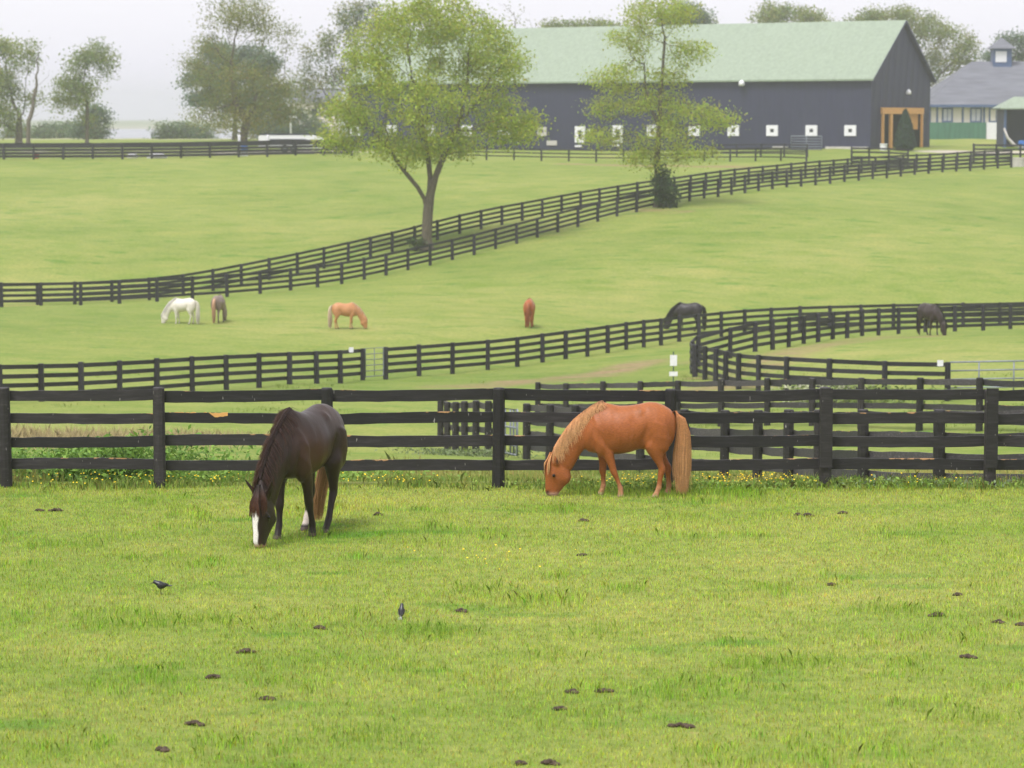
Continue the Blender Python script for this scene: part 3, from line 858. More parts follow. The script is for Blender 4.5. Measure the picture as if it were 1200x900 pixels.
# ------------------------------------------------------------------ hilltop yard at the left: trailer, posts, odds and ends
tp = at(303, 281); TR = empty('horse_trailer', tp); tag(TR, 'low white horse trailer with dark window band behind the hilltop fence', 'trailer')
TL = 7.0; TH = z_of(158.5, 281) - tp.z
prof = [(0, .45), (0, TH - .12), (.15, TH), (TL - 1.9, TH + .02), (TL - 1.2, TH - .1), (TL, TH - .62), (TL, .8), (TL - .5, .45)]
m = MB(); m.rings([[(x, y, z) for x, z in prof] for y in (0, 2.1)]); m.build('body', M['white'], TR)
m = MB(); m.box((TL * .42, -.02, TH - .62), (TL * .52, .06, .5)); m.build('window_band', M['glass'], TR)
m = MB(); m.box((TL * .84, -.02, TH - .75), (.9, .06, .45)); m.build('window', M['glass'], TR)
m = MB(); m.box((TL * .45, -.03, TH + .07), (TL * .95 - 1.0, 2.2, .1)) if False else m.box((TL * .38, 1.05, TH + .1), (TL * .7, 2.16, .12)); m.build('roof_edge', M['barnwall'], TR)
for x in (2.6, 3.5):
    wl = MB(); wl.rings([[(x + .38 * math.cos(a), y, .38 + .38 * math.sin(a)) for a in [k * math.pi / 8 for k in range(16)]] for y in (-.1, .15)]); wo = wl.build('wheel', M['rubber'], TR)
    hb_ = MB(); hb_.rings([[(x + .18 * math.cos(a), y, .38 + .18 * math.sin(a)) for a in [k * math.pi / 6 for k in range(12)]] for y in (-.13, -.101)]); hb_.build('rim', M['galv'], wo)
def wpost(label, px, py_top, D, r, mat, cap=False, name='yard_post'):
    p = at(px, D); h = z_of(py_top, D) - p.z
    m = MB()
    prof = [(r, -.2), (r, h - (.9 if cap else .08)), (r * .8, h - (.85 if cap else 0))]
    if cap: prof = [(r * 1.2, -.2), (r * 1.2, .3), (r, .35), (r, h - 1.0), (r * 1.25, h - .95), (r * 1.25, h - .8), (r * .5, h - .75), (r * .4, h - .5), (r * .75, h - .3), (r * .7, h - .12), (r * .2, h)]
    m.lathe(prof, 10); o = m.build(name, M[mat], None, True); o.location = p
    tag(o, label, 'post'); return o
wpost('slim white post at the hilltop fence beside a blue barrel', 280.5, 158, 270.2, .13, 'white')
wpost('white post in front of the white trailer', 314, 158, 272.5, .12, 'white')
wpost('tall pale stone pillar with a finial at the end of the hilltop fence', 391.5, 136.5, 277, .28, 'pinkstone', True, 'stone_pillar')
p = at(341, 330); h = z_of(137, 330) - p.z
LP = empty('yard_lamp', p); tag(LP, 'pale lamp standard above the white trailer', 'lamp')
m = MB(); m.lathe([(.13, 0), (.1, h - .3), (.08, h)], 8); m.build('pole', M['white'], LP, True)
m = MB(); m.box((.25, 0, h), (1.0, .4, .25)); m.build('lamp_head', M['white'], LP)
p = at(286.5, 271.5); BR = empty('feed_barrel', p); tag(BR, 'blue barrel on a white block behind the hilltop fence', 'barrel')
m = MB(); m.box((0, 0, .2), (.6, .5, .5)); m.build('block', M['white'], BR)
m = MB(); m.lathe([(.3, .46), (.33, .6), (.33, .95), (.3, 1.02), (.05, 1.03)], 12); m.build('drum', M['blue'], BR, True)
p = at(42, 267.5); m = MB(); m.lathe([(.26, 0), (.33, .45), (.36, .5), (.36, .55), (.3, .55), (.26, .2)], 12); o = m.build('red_tub', M['red']); o.location = p + Vector((0, 0, .4)); 
o.location = p; tag(o, 'small red tub behind the hilltop fence', 'tub')
for px, w_, lb in ((155, .55, 'small white mounded cover on the gravel behind the hilltop fence'), (184, 1.0, 'wide white mounded cover on the gravel behind the hilltop fence')):
    p = at(px, 268.5); m = MB(); m.lathe([(w_, -.1), (w_ * .95, .15), (w_ * .6, .42), (w_ * .2, .5), (.02, .51)], 12); o = m.build('white_cover', M['white'], None, True); o.location = p; tag(o, lb, 'cover')
p = at(352, 430); HS = empty('farmhouse', p); tag(HS, 'pale distant farmhouse half hidden behind the hilltop trees', 'house')
m = MB(); m.box((2.2, 2.5, 2.4), (7, 5, 6.0)); m.build('wall', M['cream'], HS)
m = MB(); v = [(-1.7, -.4, 5.4), (6.1, -.4, 5.4), (6.1, 5.4, 5.4), (-1.7, 5.4, 5.4), (-1.7, 2.5, 7.6), (6.1, 2.5, 7.6)]
m.add(v, [(0, 1, 5, 4), (2, 3, 4, 5), (0, 4, 3), (1, 2, 5), (0, 3, 2, 1)]); m.build('roof', M['greytile'], HS)
for x in (0, 2.2, 4.4):
    m = MB(); m.box((x, -.03, 3.8), (.9, .08, 1.3)); m.build('window', M['glass'], HS)

# ------------------------------------------------------------------ trees
def gen_tree(seed, lobes, trunk, n_attr=500, step=0.5, kill=1.0, base_r=0.35, leaf_n=20, leaf_sigma=0.35, leaf_size=0.2,
             cols=((0.2, 0.26, 0.05),), tip_r=0.02, leaf_frac=1.0, droop=0.0, colvar=0.25, thr=4, spread=1.0, rise=1.0):
    r = np.random.default_rng(seed)
    lobes = [(l[0] * spread, l[1] * spread, l[2] * rise, l[3] * 1.12, l[4] * 1.12, l[5] * 1.1) for l in lobes]
    vol = np.array([l[3] * l[4] * l[5] for l in lobes]) ** 0.8
    pick = r.choice(len(lobes), n_attr, p=vol / vol.sum())
    d = r.normal(size=(n_attr, 3)); d /= np.linalg.norm(d, axis=1)[:, None]
    rad = r.random(n_attr) ** 0.42
    L = np.array(lobes)[pick]
    A = L[:, :3] + d * rad[:, None] * L[:, 3:6]
    nodes = [np.array(t, float) for t in trunk[0]]
    par = [-1] + list(range(len(nodes) - 1))
    for br in trunk[1:]:                       # further stems: first element = node index they spring from
        p = br[0]
        for q in br[1:]:
            nodes.append(np.array(q, float)); par.append(p); p = len(nodes) - 1
    # subdivide trunks
    nd = nodes; 
    near_d = np.full(len(A), 1e9); near_i = np.zeros(len(A), int)
    NP = np.array(nodes)
    dd = np.linalg.norm(A[:, None] - NP[None], axis=2)
    near_i = dd.argmin(1); near_d = dd.min(1)
    alive = np.ones(len(A), bool)
    for it in range(160):
        alive &= near_d > kill
        if alive.sum() < 2: break
        idx = np.where(alive)[0]
        new = []
        for ni in np.unique(near_i[idx]):
            a = idx[near_i[idx] == ni]
            v = A[a] - nodes[ni]; v /= np.linalg.norm(v, axis=1)[:, None] + 1e-9
            v = v.mean(0); nv = np.linalg.norm(v)
            if nv < 1e-3: continue
            v = v / nv + r.normal(size=3) * 0.18; v[2] += 0.10; v /= np.linalg.norm(v)
            new.append((ni, nodes[ni] + v * step))
        if not new: break
        s0 = len(nodes)
        for ni, q in new: nodes.append(q); par.append(ni)
        NP = np.array([q for _, q in new])
        dd = np.linalg.norm(A[:, None] - NP[None], axis=2)
        m_ = dd.min(1); am = dd.argmin(1)
        up = m_ < near_d
        # nodes that did not get nearer to any attractor: retire their attractors
        stuck = alive & ~up
        near_i[up] = s0 + am[up]; near_d[up] = m_[up]
        if it > 60: alive &= ~stuck
    n = len(nodes); par = np.array(par); Np = np.array(nodes)
    cntd = np.zeros(n); hgt = np.zeros(n, int)
    for i in range(n - 1, -1, -1):
        if cntd[i] == 0: cntd[i] = 1
        if par[i] >= 0:
            cntd[par[i]] += cntd[i]; hgt[par[i]] = max(hgt[par[i]], hgt[i] + 1)
    pw = math.log(base_r / tip_r) / math.log(max(2.0, cntd[0]))
    R = tip_r * cntd ** pw * np.where(hgt < 3, .6 + .13 * hgt, 1.0)
    mb = MB()
    for i in range(1, n):
        p = par[i]; a = Vector(Np[p]); b = Vector(Np[i])
        if (b - a).length < 1e-6: continue
        ra, rb = (min(R[p], R[i] * 1.5), R[i])
        sides = 8 if ra > 0.12 else (5 if ra > 0.04 else 3)
        mb.tube([a, b], [ra, rb], sides, cap=False)
    # root flare
    mb.tube([Vector(Np[0]) + Vector((0, 0, -.3)), Vector(Np[0]) + Vector((0, 0, .15)), Vector(Np[0]) + Vector((0, 0, .7))], [base_r * 1.7, base_r * 1.4, base_r * 1.02], 9, cap=False)
    # leaves on thin nodes
    tips = np.where(hgt <= thr)[0]
    tips = tips[r.random(len(tips)) < leaf_frac]
    cnt = r.poisson(leaf_n, len(tips))
    ci = np.repeat(tips, cnt)
    c = Np[ci] + r.normal(size=(len(ci), 3)) * leaf_sigma * np.array([1, 1, .7])
    c[:, 2] -= droop * np.abs(r.normal(size=len(ci)))
    nrm = r.normal(size=(len(ci), 3)) + np.array([0, 0, .7]); nrm /= np.linalg.norm(nrm, axis=1)[:, None]
    t = np.cross(nrm, r.normal(size=(len(ci), 3))); t /= np.linalg.norm(t, axis=1)[:, None] + 1e-9
    b = np.cross(nrm, t)
    sz = leaf_size * r.uniform(.6, 1.35, len(ci))[:, None]
    bend = nrm * sz * 0.18
    V = np.stack([c - t * sz * .6, c + b * sz * .36 + bend, c + t * sz * .6, c - b * sz * .36 + bend], 1).reshape(-1, 3)
    Fq = np.arange(len(V)).reshape(-1, 4)
    C = np.array(cols)
    tipcol = C[r.integers(0, len(C), n)]        # clump colour
    cc = tipcol[ci] * (1 + colvar * r.uniform(-1, 1, (len(ci), 1))) * (1 + 0.08 * r.normal(size=(len(ci), 3)))
    return mb, V, Fq, np.clip(np.repeat(cc, 4, 0), 0.005, 0.9), n

TREES = {}
def tree(label, loc, params, bark='bark', name='tree', rz=0.0, group=None, cat='tree'):
    mb, V, Fq, cc, n = gen_tree(**params)
    root = empty(name, loc, rz); tag(root, label, cat, group)
    mb.build('trunk', M[bark], root, True)
    if len(V):
        me = np_mesh('crown', V, Fq, cc); link_mesh('crown', me, M['leaf'], root)
    return root

YG = ((0.40, 0.48, 0.06), (0.35, 0.43, 0.065), (0.45, 0.51, 0.07), (0.31, 0.385, 0.065))
OL = ((0.25, 0.27, 0.07), (0.21, 0.245, 0.07), (0.28, 0.285, 0.07), (0.18, 0.21, 0.07))
DG = ((0.15, 0.215, 0.115), (0.19, 0.25, 0.115), (0.13, 0.19, 0.105))
MG = ((0.24, 0.30, 0.09), (0.29, 0.335, 0.09), (0.21, 0.27, 0.09))

# spreading tree between the double fences (16.7 px per metre)
t1 = at(500, 196.5)
lob = [(-2.6, 0, 11.6, 2.9, 2.6, 2.5), (.8, .5, 13.6, 3.4, 3, 2.6), (4.0, 0, 11.4, 2.8, 2.8, 2.8), (-4.6, 0, 8.6, 2.5, 2.6, 1.9), (0, -1, 9.4, 3.4, 3.2, 2.4),
       (4.9, .6, 8.0, 2.6, 2.6, 1.8), (-5.4, 0, 6.6, 1.6, 2, 1.0), (1.2, 0, 6.4, 3.2, 3, 1.3), (-2.0, 0, 6.4, 2.4, 2.6, 1.2), (6.3, 0, 7.0, 1.2, 1.6, .9), (-2.2, 0, 14.2, 1.6, 1.6, 1.2), (4.6, 0, 13.2, 1.4, 1.4, 1.2)]
tree('broad yellow-green spring tree with a forked trunk between the double fences', t1,
     dict(seed=3, spread=1.05, rise=1.12, lobes=lob, trunk=[[(0, 0, 0), (.03, 0, 1.4), (.10, 0, 2.7), (.28, 0, 3.9), (.65, 0, 5.1), (1.2, .2, 6.5), (1.9, .2, 8.0)], [2, (-.15, 0, 3.5), (-.6, -.2, 4.3), (-1.5, -.2, 5.4), (-2.6, 0, 6.9)], [3, (.25, .3, 5.0), (.1, .4, 6.4), (-.1, .3, 8.0)]],
          n_attr=1000, step=.42, kill=.75, base_r=.36, leaf_n=92, leaf_sigma=.54, leaf_size=.16, colvar=.10, cols=YG, tip_r=.014, thr=5), name='spring_tree')
t2 = at(770, 210)
lob = [(.2, 0, 13.7, 2.6, 2.2, 1.6), (-1.6, 0, 11.8, 2.3, 2, .9), (2.0, 0, 11.0, 1.8, 1.6, .9), (-2.6, 0, 9.4, 2.2, 2, .8), (-2.4, 0, 7.3, 2.4, 2, .8), (.2, .5, 7.4, 2.4, 2, 1.1), (2.6, 0, 6.3, 2.9, 2, .9),
       (-2.9, 0, 5.0, 3.0, 2, .85), (.4, 0, 4.9, 2.4, 2, .9), (1.8, -.3, 3.7, 2.6, 1.8, .9), (-1.0, 0, 3.4, 1.8, 1.6, .7), (4.4, 0, 6.0, 1.3, 1.3, .7), (.9, 0, 9.2, 1.5, 1.5, 1.2)]
tree('slender tiered tree with thin spring leaves in front of the barn', t2,
     dict(seed=11, spread=1.12, rise=1.04, lobes=lob, trunk=[[(0, 0, 0), (.05, 0, 2), (-.02, 0, 4), (.15, 0, 6), (.2, 0, 8), (.35, 0, 10), (.5, 0, 12.2)], [3, (-.5, 0, 7.4), (-.9, .1, 9.0), (-1.0, 0, 10.6)]],
          n_attr=680, step=.42, kill=.7, base_r=.24, leaf_n=60, colvar=.10, leaf_sigma=.50, leaf_size=.155, cols=YG[:2] + ((.36, .40, .08),), tip_r=.013, thr=4), name='tiered_tree')
# ivy round its foot
def bush(label, loc, lobes, n, size, cols, seed, name='bush', cat='bush', sig=.25):
    return tree(label, loc, dict(seed=seed, lobes=lobes, trunk=[[(0, 0, 0), (0, 0, .4)]], n_attr=n, step=.35, kill=.55, base_r=.07, leaf_n=45, leaf_sigma=sig, leaf_size=size, cols=cols, tip_r=.012, thr=4), name=name, bark='bark_dark', cat=cat)
bush('dark green shrub wrapped round the foot of the tiered tree', t2 + Vector((.35, -.5, 0)), [(.1, 0, 1.3, 1.0, .9, 1.2), (.35, 0, .6, 1.15, .9, .6), (-.1, 0, 2.5, .7, .5, .8)], 260, .2, ((.045, .075, .035), (.06, .10, .04)), 5, name='shrub', cat='shrub')
bush('small dark tuft of weeds at the foot of the broad spring tree', t1 + Vector((-.7, -.3, 0)), [(0, 0, .4, .75, .6, .45)], 80, .16, ((.08, .12, .05), (.11, .15, .05)), 6, name='weed_clump', cat='weeds', sig=.15)
# conical evergreen by the barn door
ev = at(1060.5, 288.3)
V_, hh = [], 0
rg = np.random.default_rng(4)
nL = 5200; hC = z_of(130, 288.3) - ev.z
zt_ = rg.random(nL) ** 1.25; ang = rg.uniform(0, 6.283, nL); rr_ = 1.2 * (1 - zt_) ** .62 * rg.uniform(.72, 1.06, nL) * np.minimum(1, .55 + zt_ * 4)
c = np.c_[np.cos(ang) * rr_, np.sin(ang) * rr_, .12 + zt_ * hC]
nr = np.c_[np.cos(ang), np.sin(ang), np.full(nL, .5)] + rg.normal(size=(nL, 3)) * .45
nr /= np.linalg.norm(nr, axis=1)[:, None]; tt = np.cross(nr, rg.normal(size=(nL, 3))); tt /= np.linalg.norm(tt, axis=1)[:, None]; bb = np.cross(nr, tt)
sz = .17
Vq = np.stack([c - tt * sz, c + bb * sz * .5, c + tt * sz, c - bb * sz * .5], 1).reshape(-1, 3)
cc = np.repeat(np.array([[.03, .06, .035]]) * rg.uniform(.6, 1.5, (nL, 1)), 4, 0)
root = empty('conical_evergreen', ev); tag(root, 'dark conical evergreen in front of the barn doorway', 'evergreen')
link_mesh('crown', np_mesh('crown', Vq, np.arange(len(Vq)).reshape(-1, 4), cc), M['leaf'], root)
m = MB(); m.lathe([(.1, -.2), (.08, 1.0), (.03, hC * .8)], 6); m.build('trunk', M['bark_dark'], root)

def bg_tree(label, px, D, top_py, lobes_px, cols, seed, n=260, trunk_h=3.0, leaf_n=9, leaf=.42, base_r=.3, frac=1.0, name='background_tree', fork=None, sig=.55, thr=4, kill=1.1):
    p = at(px, D); s = F_PX / D
    lobes = []
    rr = random.Random(seed)
    for lx, ly, rx, ry in lobes_px:
        lobes.append(((lx - px) / s, rr.uniform(-.5, .5), z_of(ly, D) - p.z, rx / s, rx / s * .9, ry / s))
    trunk = [[(0, 0, 0), (0.05, 0, trunk_h * .5), (.1 if not fork else fork * .4, 0, trunk_h)]]
    if fork:
        trunk.append([2, (fork * 1.2, 0, trunk_h * 1.5), (fork * 1.6, 0, trunk_h * 2.0)]); trunk.append([2, (-fork * .8, 0, trunk_h * 1.6), (-fork * 1.3, 0, trunk_h * 2.6)])
    return tree(label, p, dict(seed=seed, lobes=lobes, trunk=trunk, n_attr=n, step=.6, kill=kill, base_r=base_r, leaf_n=leaf_n * 11.5, leaf_sigma=sig * 1.3, leaf_size=leaf * .60, colvar=.10, cols=cols, tip_r=.018, thr=thr, leaf_frac=frac), bark='bark', name=name)

bg_tree('big open tree with a sparse top and leaning forked trunk behind the hilltop fence', 285, 287, -20,
        [(280, 12, 40, 20), (300, 30, 42, 14), (250, 55, 28, 14), (265, 95, 44, 34), (305, 110, 42, 36), (240, 135, 22, 22), (330, 125, 30, 22), (280, 140, 42, 20), (222, 80, 18, 6), (262, 60, 26, 16)], OL, 21, n=560, trunk_h=3.0, leaf_n=6.5, leaf=.30, base_r=.42, fork=.9, name='open_tree', frac=.9, thr=5, kill=.95)
bg_tree('rounded blue-green tree behind the open sparse tree', 275, 372, 45, [(270, 75, 38, 28), (300, 85, 32, 30), (250, 105, 30, 28), (285, 115, 48, 32), (312, 70, 18, 20)], DG, 22, n=240, leaf=.55, leaf_n=11)
bg_tree('tall hazy tree behind the left end of the barn', 410, 345, 0, [(425, 20, 36, 24), (400, 45, 32, 26), (440, 50, 30, 30), (385, 85, 26, 24), (415, 90, 36, 30), (360, 95, 20, 14), (375, 120, 24, 18), (405, 125, 34, 18)], OL[1:] + DG[:1], 23, n=360, leaf=.42, leaf_n=7.5, base_r=.35, frac=.8)
bg_tree('leafy olive tree with many clumps at the left end of the hilltop', 22, 330, 45, [(18, 65, 26, 20), (8, 95, 26, 26), (-6, 60, 20, 24), (20, 115, 22, 22), (5, 135, 28, 20), (42, 122, 8, 10)], MG, 24, n=260, leaf=.42, leaf_n=9, base_r=.4)
bg_tree('bare grey-branched tree among the leafy ones on the hilltop', 33, 326, 50, [(48, 70, 14, 26), (38, 95, 12, 30), (58, 100, 12, 18), (44, 130, 8, 14)], OL, 25, n=130, leaf_n=.5, base_r=.25, name='bare_tree', frac=.2)
bg_tree('tall two-tiered green tree standing alone against the sky on the hilltop', 102, 335, 50, [(112, 68, 20, 17), (95, 76, 16, 14), (122, 90, 14, 9), (78, 100, 14, 18), (95, 110, 22, 18), (72, 122, 12, 14), (100, 130, 14, 10), (82, 88, 10, 10)], MG, 26, n=260, leaf=.40, leaf_n=9.5, base_r=.22, trunk_h=5.0)
bg_tree('rounded hazy tree below the two-tiered tree', 112, 392, 120, [(112, 138, 15, 16), (118, 150, 12, 14), (102, 150, 14, 12)], DG, 27, n=90, leaf=.5, leaf_n=13)
for k, (px, w_, t_) in enumerate(((55, 18, 148), (78, 18, 150), (96, 14, 153), (20, 16, 150))):
    bg_tree(['low bluish hedge tree farthest along the row from the two-tiered tree', 'low bluish hedge tree behind the bare tree', 'low bluish hedge tree under the two-tiered tree', 'low bluish hedge tree behind the leafy olive tree'][k], px, 420 + 6 * k, t_, [(px, t_ + 9, w_, 12), (px + 6, t_ + 13, w_, 9)], DG, 30 + k, n=70, leaf=.55, leaf_n=14, trunk_h=1.0, name='hedge_tree')
bg_tree('round blue-green bush tree at the right of the gap in the skyline', 205, 405, 143, [(205, 157, 20, 13), (190, 161, 14, 9), (222, 158, 18, 12), (240, 160, 16, 11)], DG, 35, n=130, leaf=.5, leaf_n=13, trunk_h=1.0)
bg_tree('blue-green tree behind the white trailer', 335, 400, 120, [(330, 145, 24, 20), (355, 150, 22, 16), (310, 150, 18, 16), (375, 155, 16, 12)], DG, 36, n=150, leaf=.5, leaf_n=12, trunk_h=1.2)
bg_tree('row tree peeping over the barn roof ridge between the two front trees', 690, 400, 22, [(650, 32, 16, 9), (675, 34, 18, 8), (705, 30, 20, 9), (728, 34, 12, 7)], MG, 37, n=130, leaf=.5, leaf_n=9)
bg_tree('dense dark round tree behind the top of the tiered tree', 812, 400, 3, [(805, 22, 24, 18), (825, 26, 12, 12), (785, 28, 16, 12)], DG + MG[:1], 38, n=170, leaf=.5, leaf_n=12)
bg_tree('pair-crowned tree above the middle of the barn ridge', 915, 395, 5, [(905, 18, 20, 12), (935, 18, 24, 11), (890, 24, 12, 9), (955, 24, 12, 8)], MG, 39, n=170, leaf=.48, leaf_n=8)
bg_tree('large airy tree rising behind the barn gable', 1060, 385, 8, [(1030, 22, 32, 14), (1065, 22, 34, 18), (1095, 45, 34, 20), (1120, 50, 26, 16), (1135, 65, 20, 16), (1105, 75, 28, 18), (1000, 28, 18, 9), (1098, 100, 18, 12), (1125, 90, 16, 12), (1085, 70, 24, 26)], MG + OL[:2], 40, n=430, leaf=.44, leaf_n=7.0, base_r=.45, frac=.9)
bg_tree('dark pointed tree behind the stable cupola', 1188, 372, 38, [(1172, 55, 9, 14), (1190, 50, 10, 14), (1200, 60, 14, 16), (1160, 66, 12, 10)], DG, 41, n=150, leaf=.45, leaf_n=11)
bg_tree('bare-branched tree showing past the crown of the broad spring tree', 592, 345, -5, [(588, 8, 16, 12), (600, 20, 24, 16), (625, 55, 20, 28), (560, 15, 20, 12)], OL, 42, n=120, leaf_n=.6, base_r=.25, frac=.3, name='bare_tree')

# ------------------------------------------------------------------ horses
KP = 0.0023
def make_horse(name, label, loc, heading, size=1.0, leg_k=1.0, coat=None, mane=(.7, .5, .3), tail=(.7, .5, .3), mane_tip=None, tail_tip=None,
               legs=(0, 0, 0, 0), tail_w=1.0, ear=0.0, bend=0.0, voxel=.013, side=1, colour=None, strands=1.0, slim=1.0, tail_swing=0.0):
    """side-view outline in outline units (x, y) -> metres; legs = foot shift (m, + forward) LF, RF, LH, RH"""
    zb = 0.58
    def px(x): return (735 - x) * KP
    def pz(y):
        z = (675 - y) * KP
        return z * leg_k if z < zb else z + (leg_k - 1) * zb
    mb = MB()
    def loft(secs, n=56, e=2.2, pinch=None):
        rings = []
        for s in secs:
            (tx, ty), (bx, by), w = s[:3]
            pin = s[3] if len(s) > 3 else 0.0        # how much narrower the top is
            yo = s[4] if len(s) > 4 else 0.0
            T = Vector((px(tx), 0, pz(ty))); B = Vector((px(bx), 0, pz(by)))
            c = (T + B) / 2; h = (T - B) / 2
            ring = []
            for k in range(n):
                a = 2 * math.pi * k / n
                ca, sa = math.cos(a), math.sin(a)
                cy = math.copysign(abs(ca) ** (2 / e), ca); sz = math.copysign(abs(sa) ** (2 / e), sa)
                ww = w * slim * (1 - pin * max(0, sa) ** 1.5)
                p = c + h * sz; ring.append((p.x, yo + cy * ww, p.z))
            rings.append(ring)
        mb.rings(rings)
    # trunk
    loft([((946, 205), (944, 285), .05), ((934, 172), (934, 330), .13), ((912, 146), (910, 372), .185), ((875, 122), (872, 395), .225), ((830, 104), (828, 400), .245, .15), ((780, 101), (778, 392), .25, .2),
          ((720, 114), (724, 388), .255, .2), ((660, 123), (662, 408), .272, .15), ((600, 124), (600, 419), .28, .2), ((545, 112), (545, 420), .265, .35), ((495, 98), (495, 416), .225, .55), ((450, 122), (450, 412), .20, .5),
          ((415, 175), (415, 404), .175, .4), ((392, 235), (392, 385), .13), ((380, 290), (380, 350), .06)])
    # neck
    loft([((570, 118), (470, 400), .17, .6), ((490, 100), (400, 385), .155, .55), ((410, 148), (380, 402), .128, .45), ((325, 215), (362, 428), .108, .4), ((258, 300), (345, 460), .094, .3), ((208, 385), (328, 492), .086, .25), ((186, 428), (312, 518), .078)])
    # head
    loft([((182, 418), (290, 480), .062), ((166, 448), (306, 525), .082), ((154, 492), (312, 562), .093), ((151, 535), (300, 590), .092), ((153, 580), (268, 618), .072), ((153, 622), (242, 650), .058), ((154, 650), (228, 676), .056), ((164, 670), (214, 685), .036)], 40, 2.3)
    # brow ridges and cheeks
    for sy in (1, -1):
        loft([((196, 520), (214, 548), .01, 0, sy * .07), ((190, 522), (222, 556), .03, 0, sy * .075), ((192, 545), (220, 572), .022, 0, sy * .072), ((200, 562), (214, 576), .008, 0, sy * .07)], 8, 2.0)
        loft([((255, 515), (275, 530), .01, 0, sy * .05), ((242, 522), (300, 566), .028, 0, sy * .060), ((242, 560), (288, 586), .024, 0, sy * .056), ((250, 590), (270, 600), .01, 0, sy * .05)], 8, 2.0)
        # ears
        loft([((200, 492 - ear * 30), (240, 506 - ear * 30), .028, 0, sy * .052), ((202 - ear * 6, 470 - ear * 34), (243 - ear * 6, 484 - ear * 34), .033, 0, sy * (.074 + ear * .012)), ((204 - ear * 14, 450 - ear * 36), (237 - ear * 14, 463 - ear * 36), .029, 0, sy * (.088 + ear * .03)), ((206 - ear * 20, 432 - ear * 36), (226 - ear * 20, 442 - ear * 36), .021, 0, sy * (.096 + ear * .045)), ((208 - ear * 24, 418 - ear * 36), (216 - ear * 24, 424 - ear * 36), .010, 0, sy * (.10 + ear * .055))], 16, 2.0)
        # shoulder and thigh muscle
        loft([((470, 190), (480, 230), .03, 0, sy * .12), ((440, 225), (520, 300), .09, 0, sy * .13), ((425, 300), (535, 385), .10, 0, sy * .13), ((455, 395), (545, 425), .07, 0, sy * .125), ((480, 425), (530, 440), .03, 0, sy * .12)], 36, 2.2)
        loft([((800, 150), (830, 180), .03, 0, sy * .12), ((770, 200), (900, 240), .10, 0, sy * .145), ((762, 290), (915, 320), .115, 0, sy * .14), ((770, 360), (900, 385), .10, 0, sy * .135), ((790, 400), (870, 415), .06, 0, sy * .13)], 36, 2.2)
    mb2 = MB()
    def leg(js, yo, fx):
        top = js[0][1]
        pts, rx = [], []
        rings = []
        z_top = pz(top); n = 24
        for (x, y, ra, rb, yk) in js:
            z = pz(y); t = max(0, (z_top - z) / z_top)
            cx = px(x) + fx * t ** 1.1; cy = yo * yk
            kk = 1 + .16 * float(sstep(480, 545, y)) * float(1 - sstep(640, 660, y)); rings.append([(cx + kk * ra * math.cos(2 * math.pi * k / n), cy + kk * rb * math.sin(2 * math.pi * k / n), max(z, 0.0)) for k in range(n)])
        mb.rings(rings)
    fl = [(495, 330, .11, .07, 1), (503, 395, .105, .07, 1.02), (508, 430, .08, .062, 1.02), (510, 465, .062, .052, 1), (510, 500, .05, .046, .97), (509, 522, .046, .045, .96), (510, 540, .040, .040, .95), (513, 560, .031, .031, .95), (515, 590, .028, .028, .95),
          (516, 608, .030, .030, .95), (516, 620, .036, .035, .95), (512, 634, .031, .031, .95), (507, 648, .037, .037, .95), (503, 660, .046, .043, .95), (500, 675, .054, .05, .95)]
    hl = [(825, 300, .17, .09, 1), (820, 370, .145, .088, 1), (824, 405, .112, .076, 1), (836, 440, .078, .06, .97), (852, 472, .058, .048, .95), (866, 498, .052, .042, .93), (866, 516, .047, .041, .93), (860, 540, .036, .035, .93), (856, 575, .031, .030, .93),
          (853, 605, .032, .031, .93), (851, 620, .038, .036, .93), (845, 636, .032, .032, .93), (839, 650, .039, .038, .93), (834, 661, .047, .044, .93), (831, 675, .054, .05, .93)]
    leg(fl, .135, legs[0]); leg(fl, -.135, legs[1]); leg(hl, .15, legs[2]); leg(hl, -.15, legs[3])
    me = mb.mesh('raw')
    tmp = bpy.data.objects.new('tmp_raw', me); COL.objects.link(tmp)
    md = tmp.modifiers.new('r', 'REMESH'); md.mode = 'VOXEL'; md.voxel_size = voxel
    sm = tmp.modifiers.new('s', 'SMOOTH'); sm.factor = .5; sm.iterations = int(8 * .013 / voxel) + 1
    dg = bpy.context.evaluated_depsgraph_get()
    body = bpy.data.meshes.new_from_object(tmp.evaluated_get(dg))
    bpy.data.objects.remove(tmp); bpy.data.meshes.remove(me)
    body.materials.clear()
    nV = len(body.vertices)
    co = np.zeros(nV * 3, np.float32); body.vertices.foreach_get('co', co); co = co.reshape(-1, 3).astype(float)
    def back(co):
        z = np.where(co[:, 2] < zb * leg_k, co[:, 2] / leg_k, co[:, 2] - (leg_k - 1) * zb)
        return 735 - co[:, 0] / KP, 675 - z / KP
    X, Y = back(co)
    no = np.zeros(nV * 3, np.float32); body.vertices.foreach_get('normal', no); no = no.reshape(-1, 3).astype(float)
    disp = np.zeros(nV)
    lat = sstep(.05, .12, np.abs(co[:, 1]))
    for gx, gy, sx, sy_, ang, amp in ((752, 300, 20, 62, .25, -.026), (728, 152, 20, 20, 0, .016), (552, 290, 24, 95, .16, -.008), (498, 372, 32, 34, 0, .012), (778, 362, 24, 34, 0, .014),
                                      (470, 235, 14, 80, -.45, .010), (430, 330, 16, 60, .2, -.012), (640, 300, 60, 70, 0, .008), (905, 300, 14, 70, .1, -.012), (835, 240, 50, 60, 0, .008), (690, 200, 30, 40, 0, -.008),
                                      (300, 330, 14, 120, .75, -.010), (852, 455, 8, 30, -.5, -.006), (690, 320, 9, 60, .1, -.003), (662, 320, 9, 60, .1, -.003)):
        dx, dy = X - gx, Y - gy; ca_, sa_ = math.cos(ang), math.sin(ang)
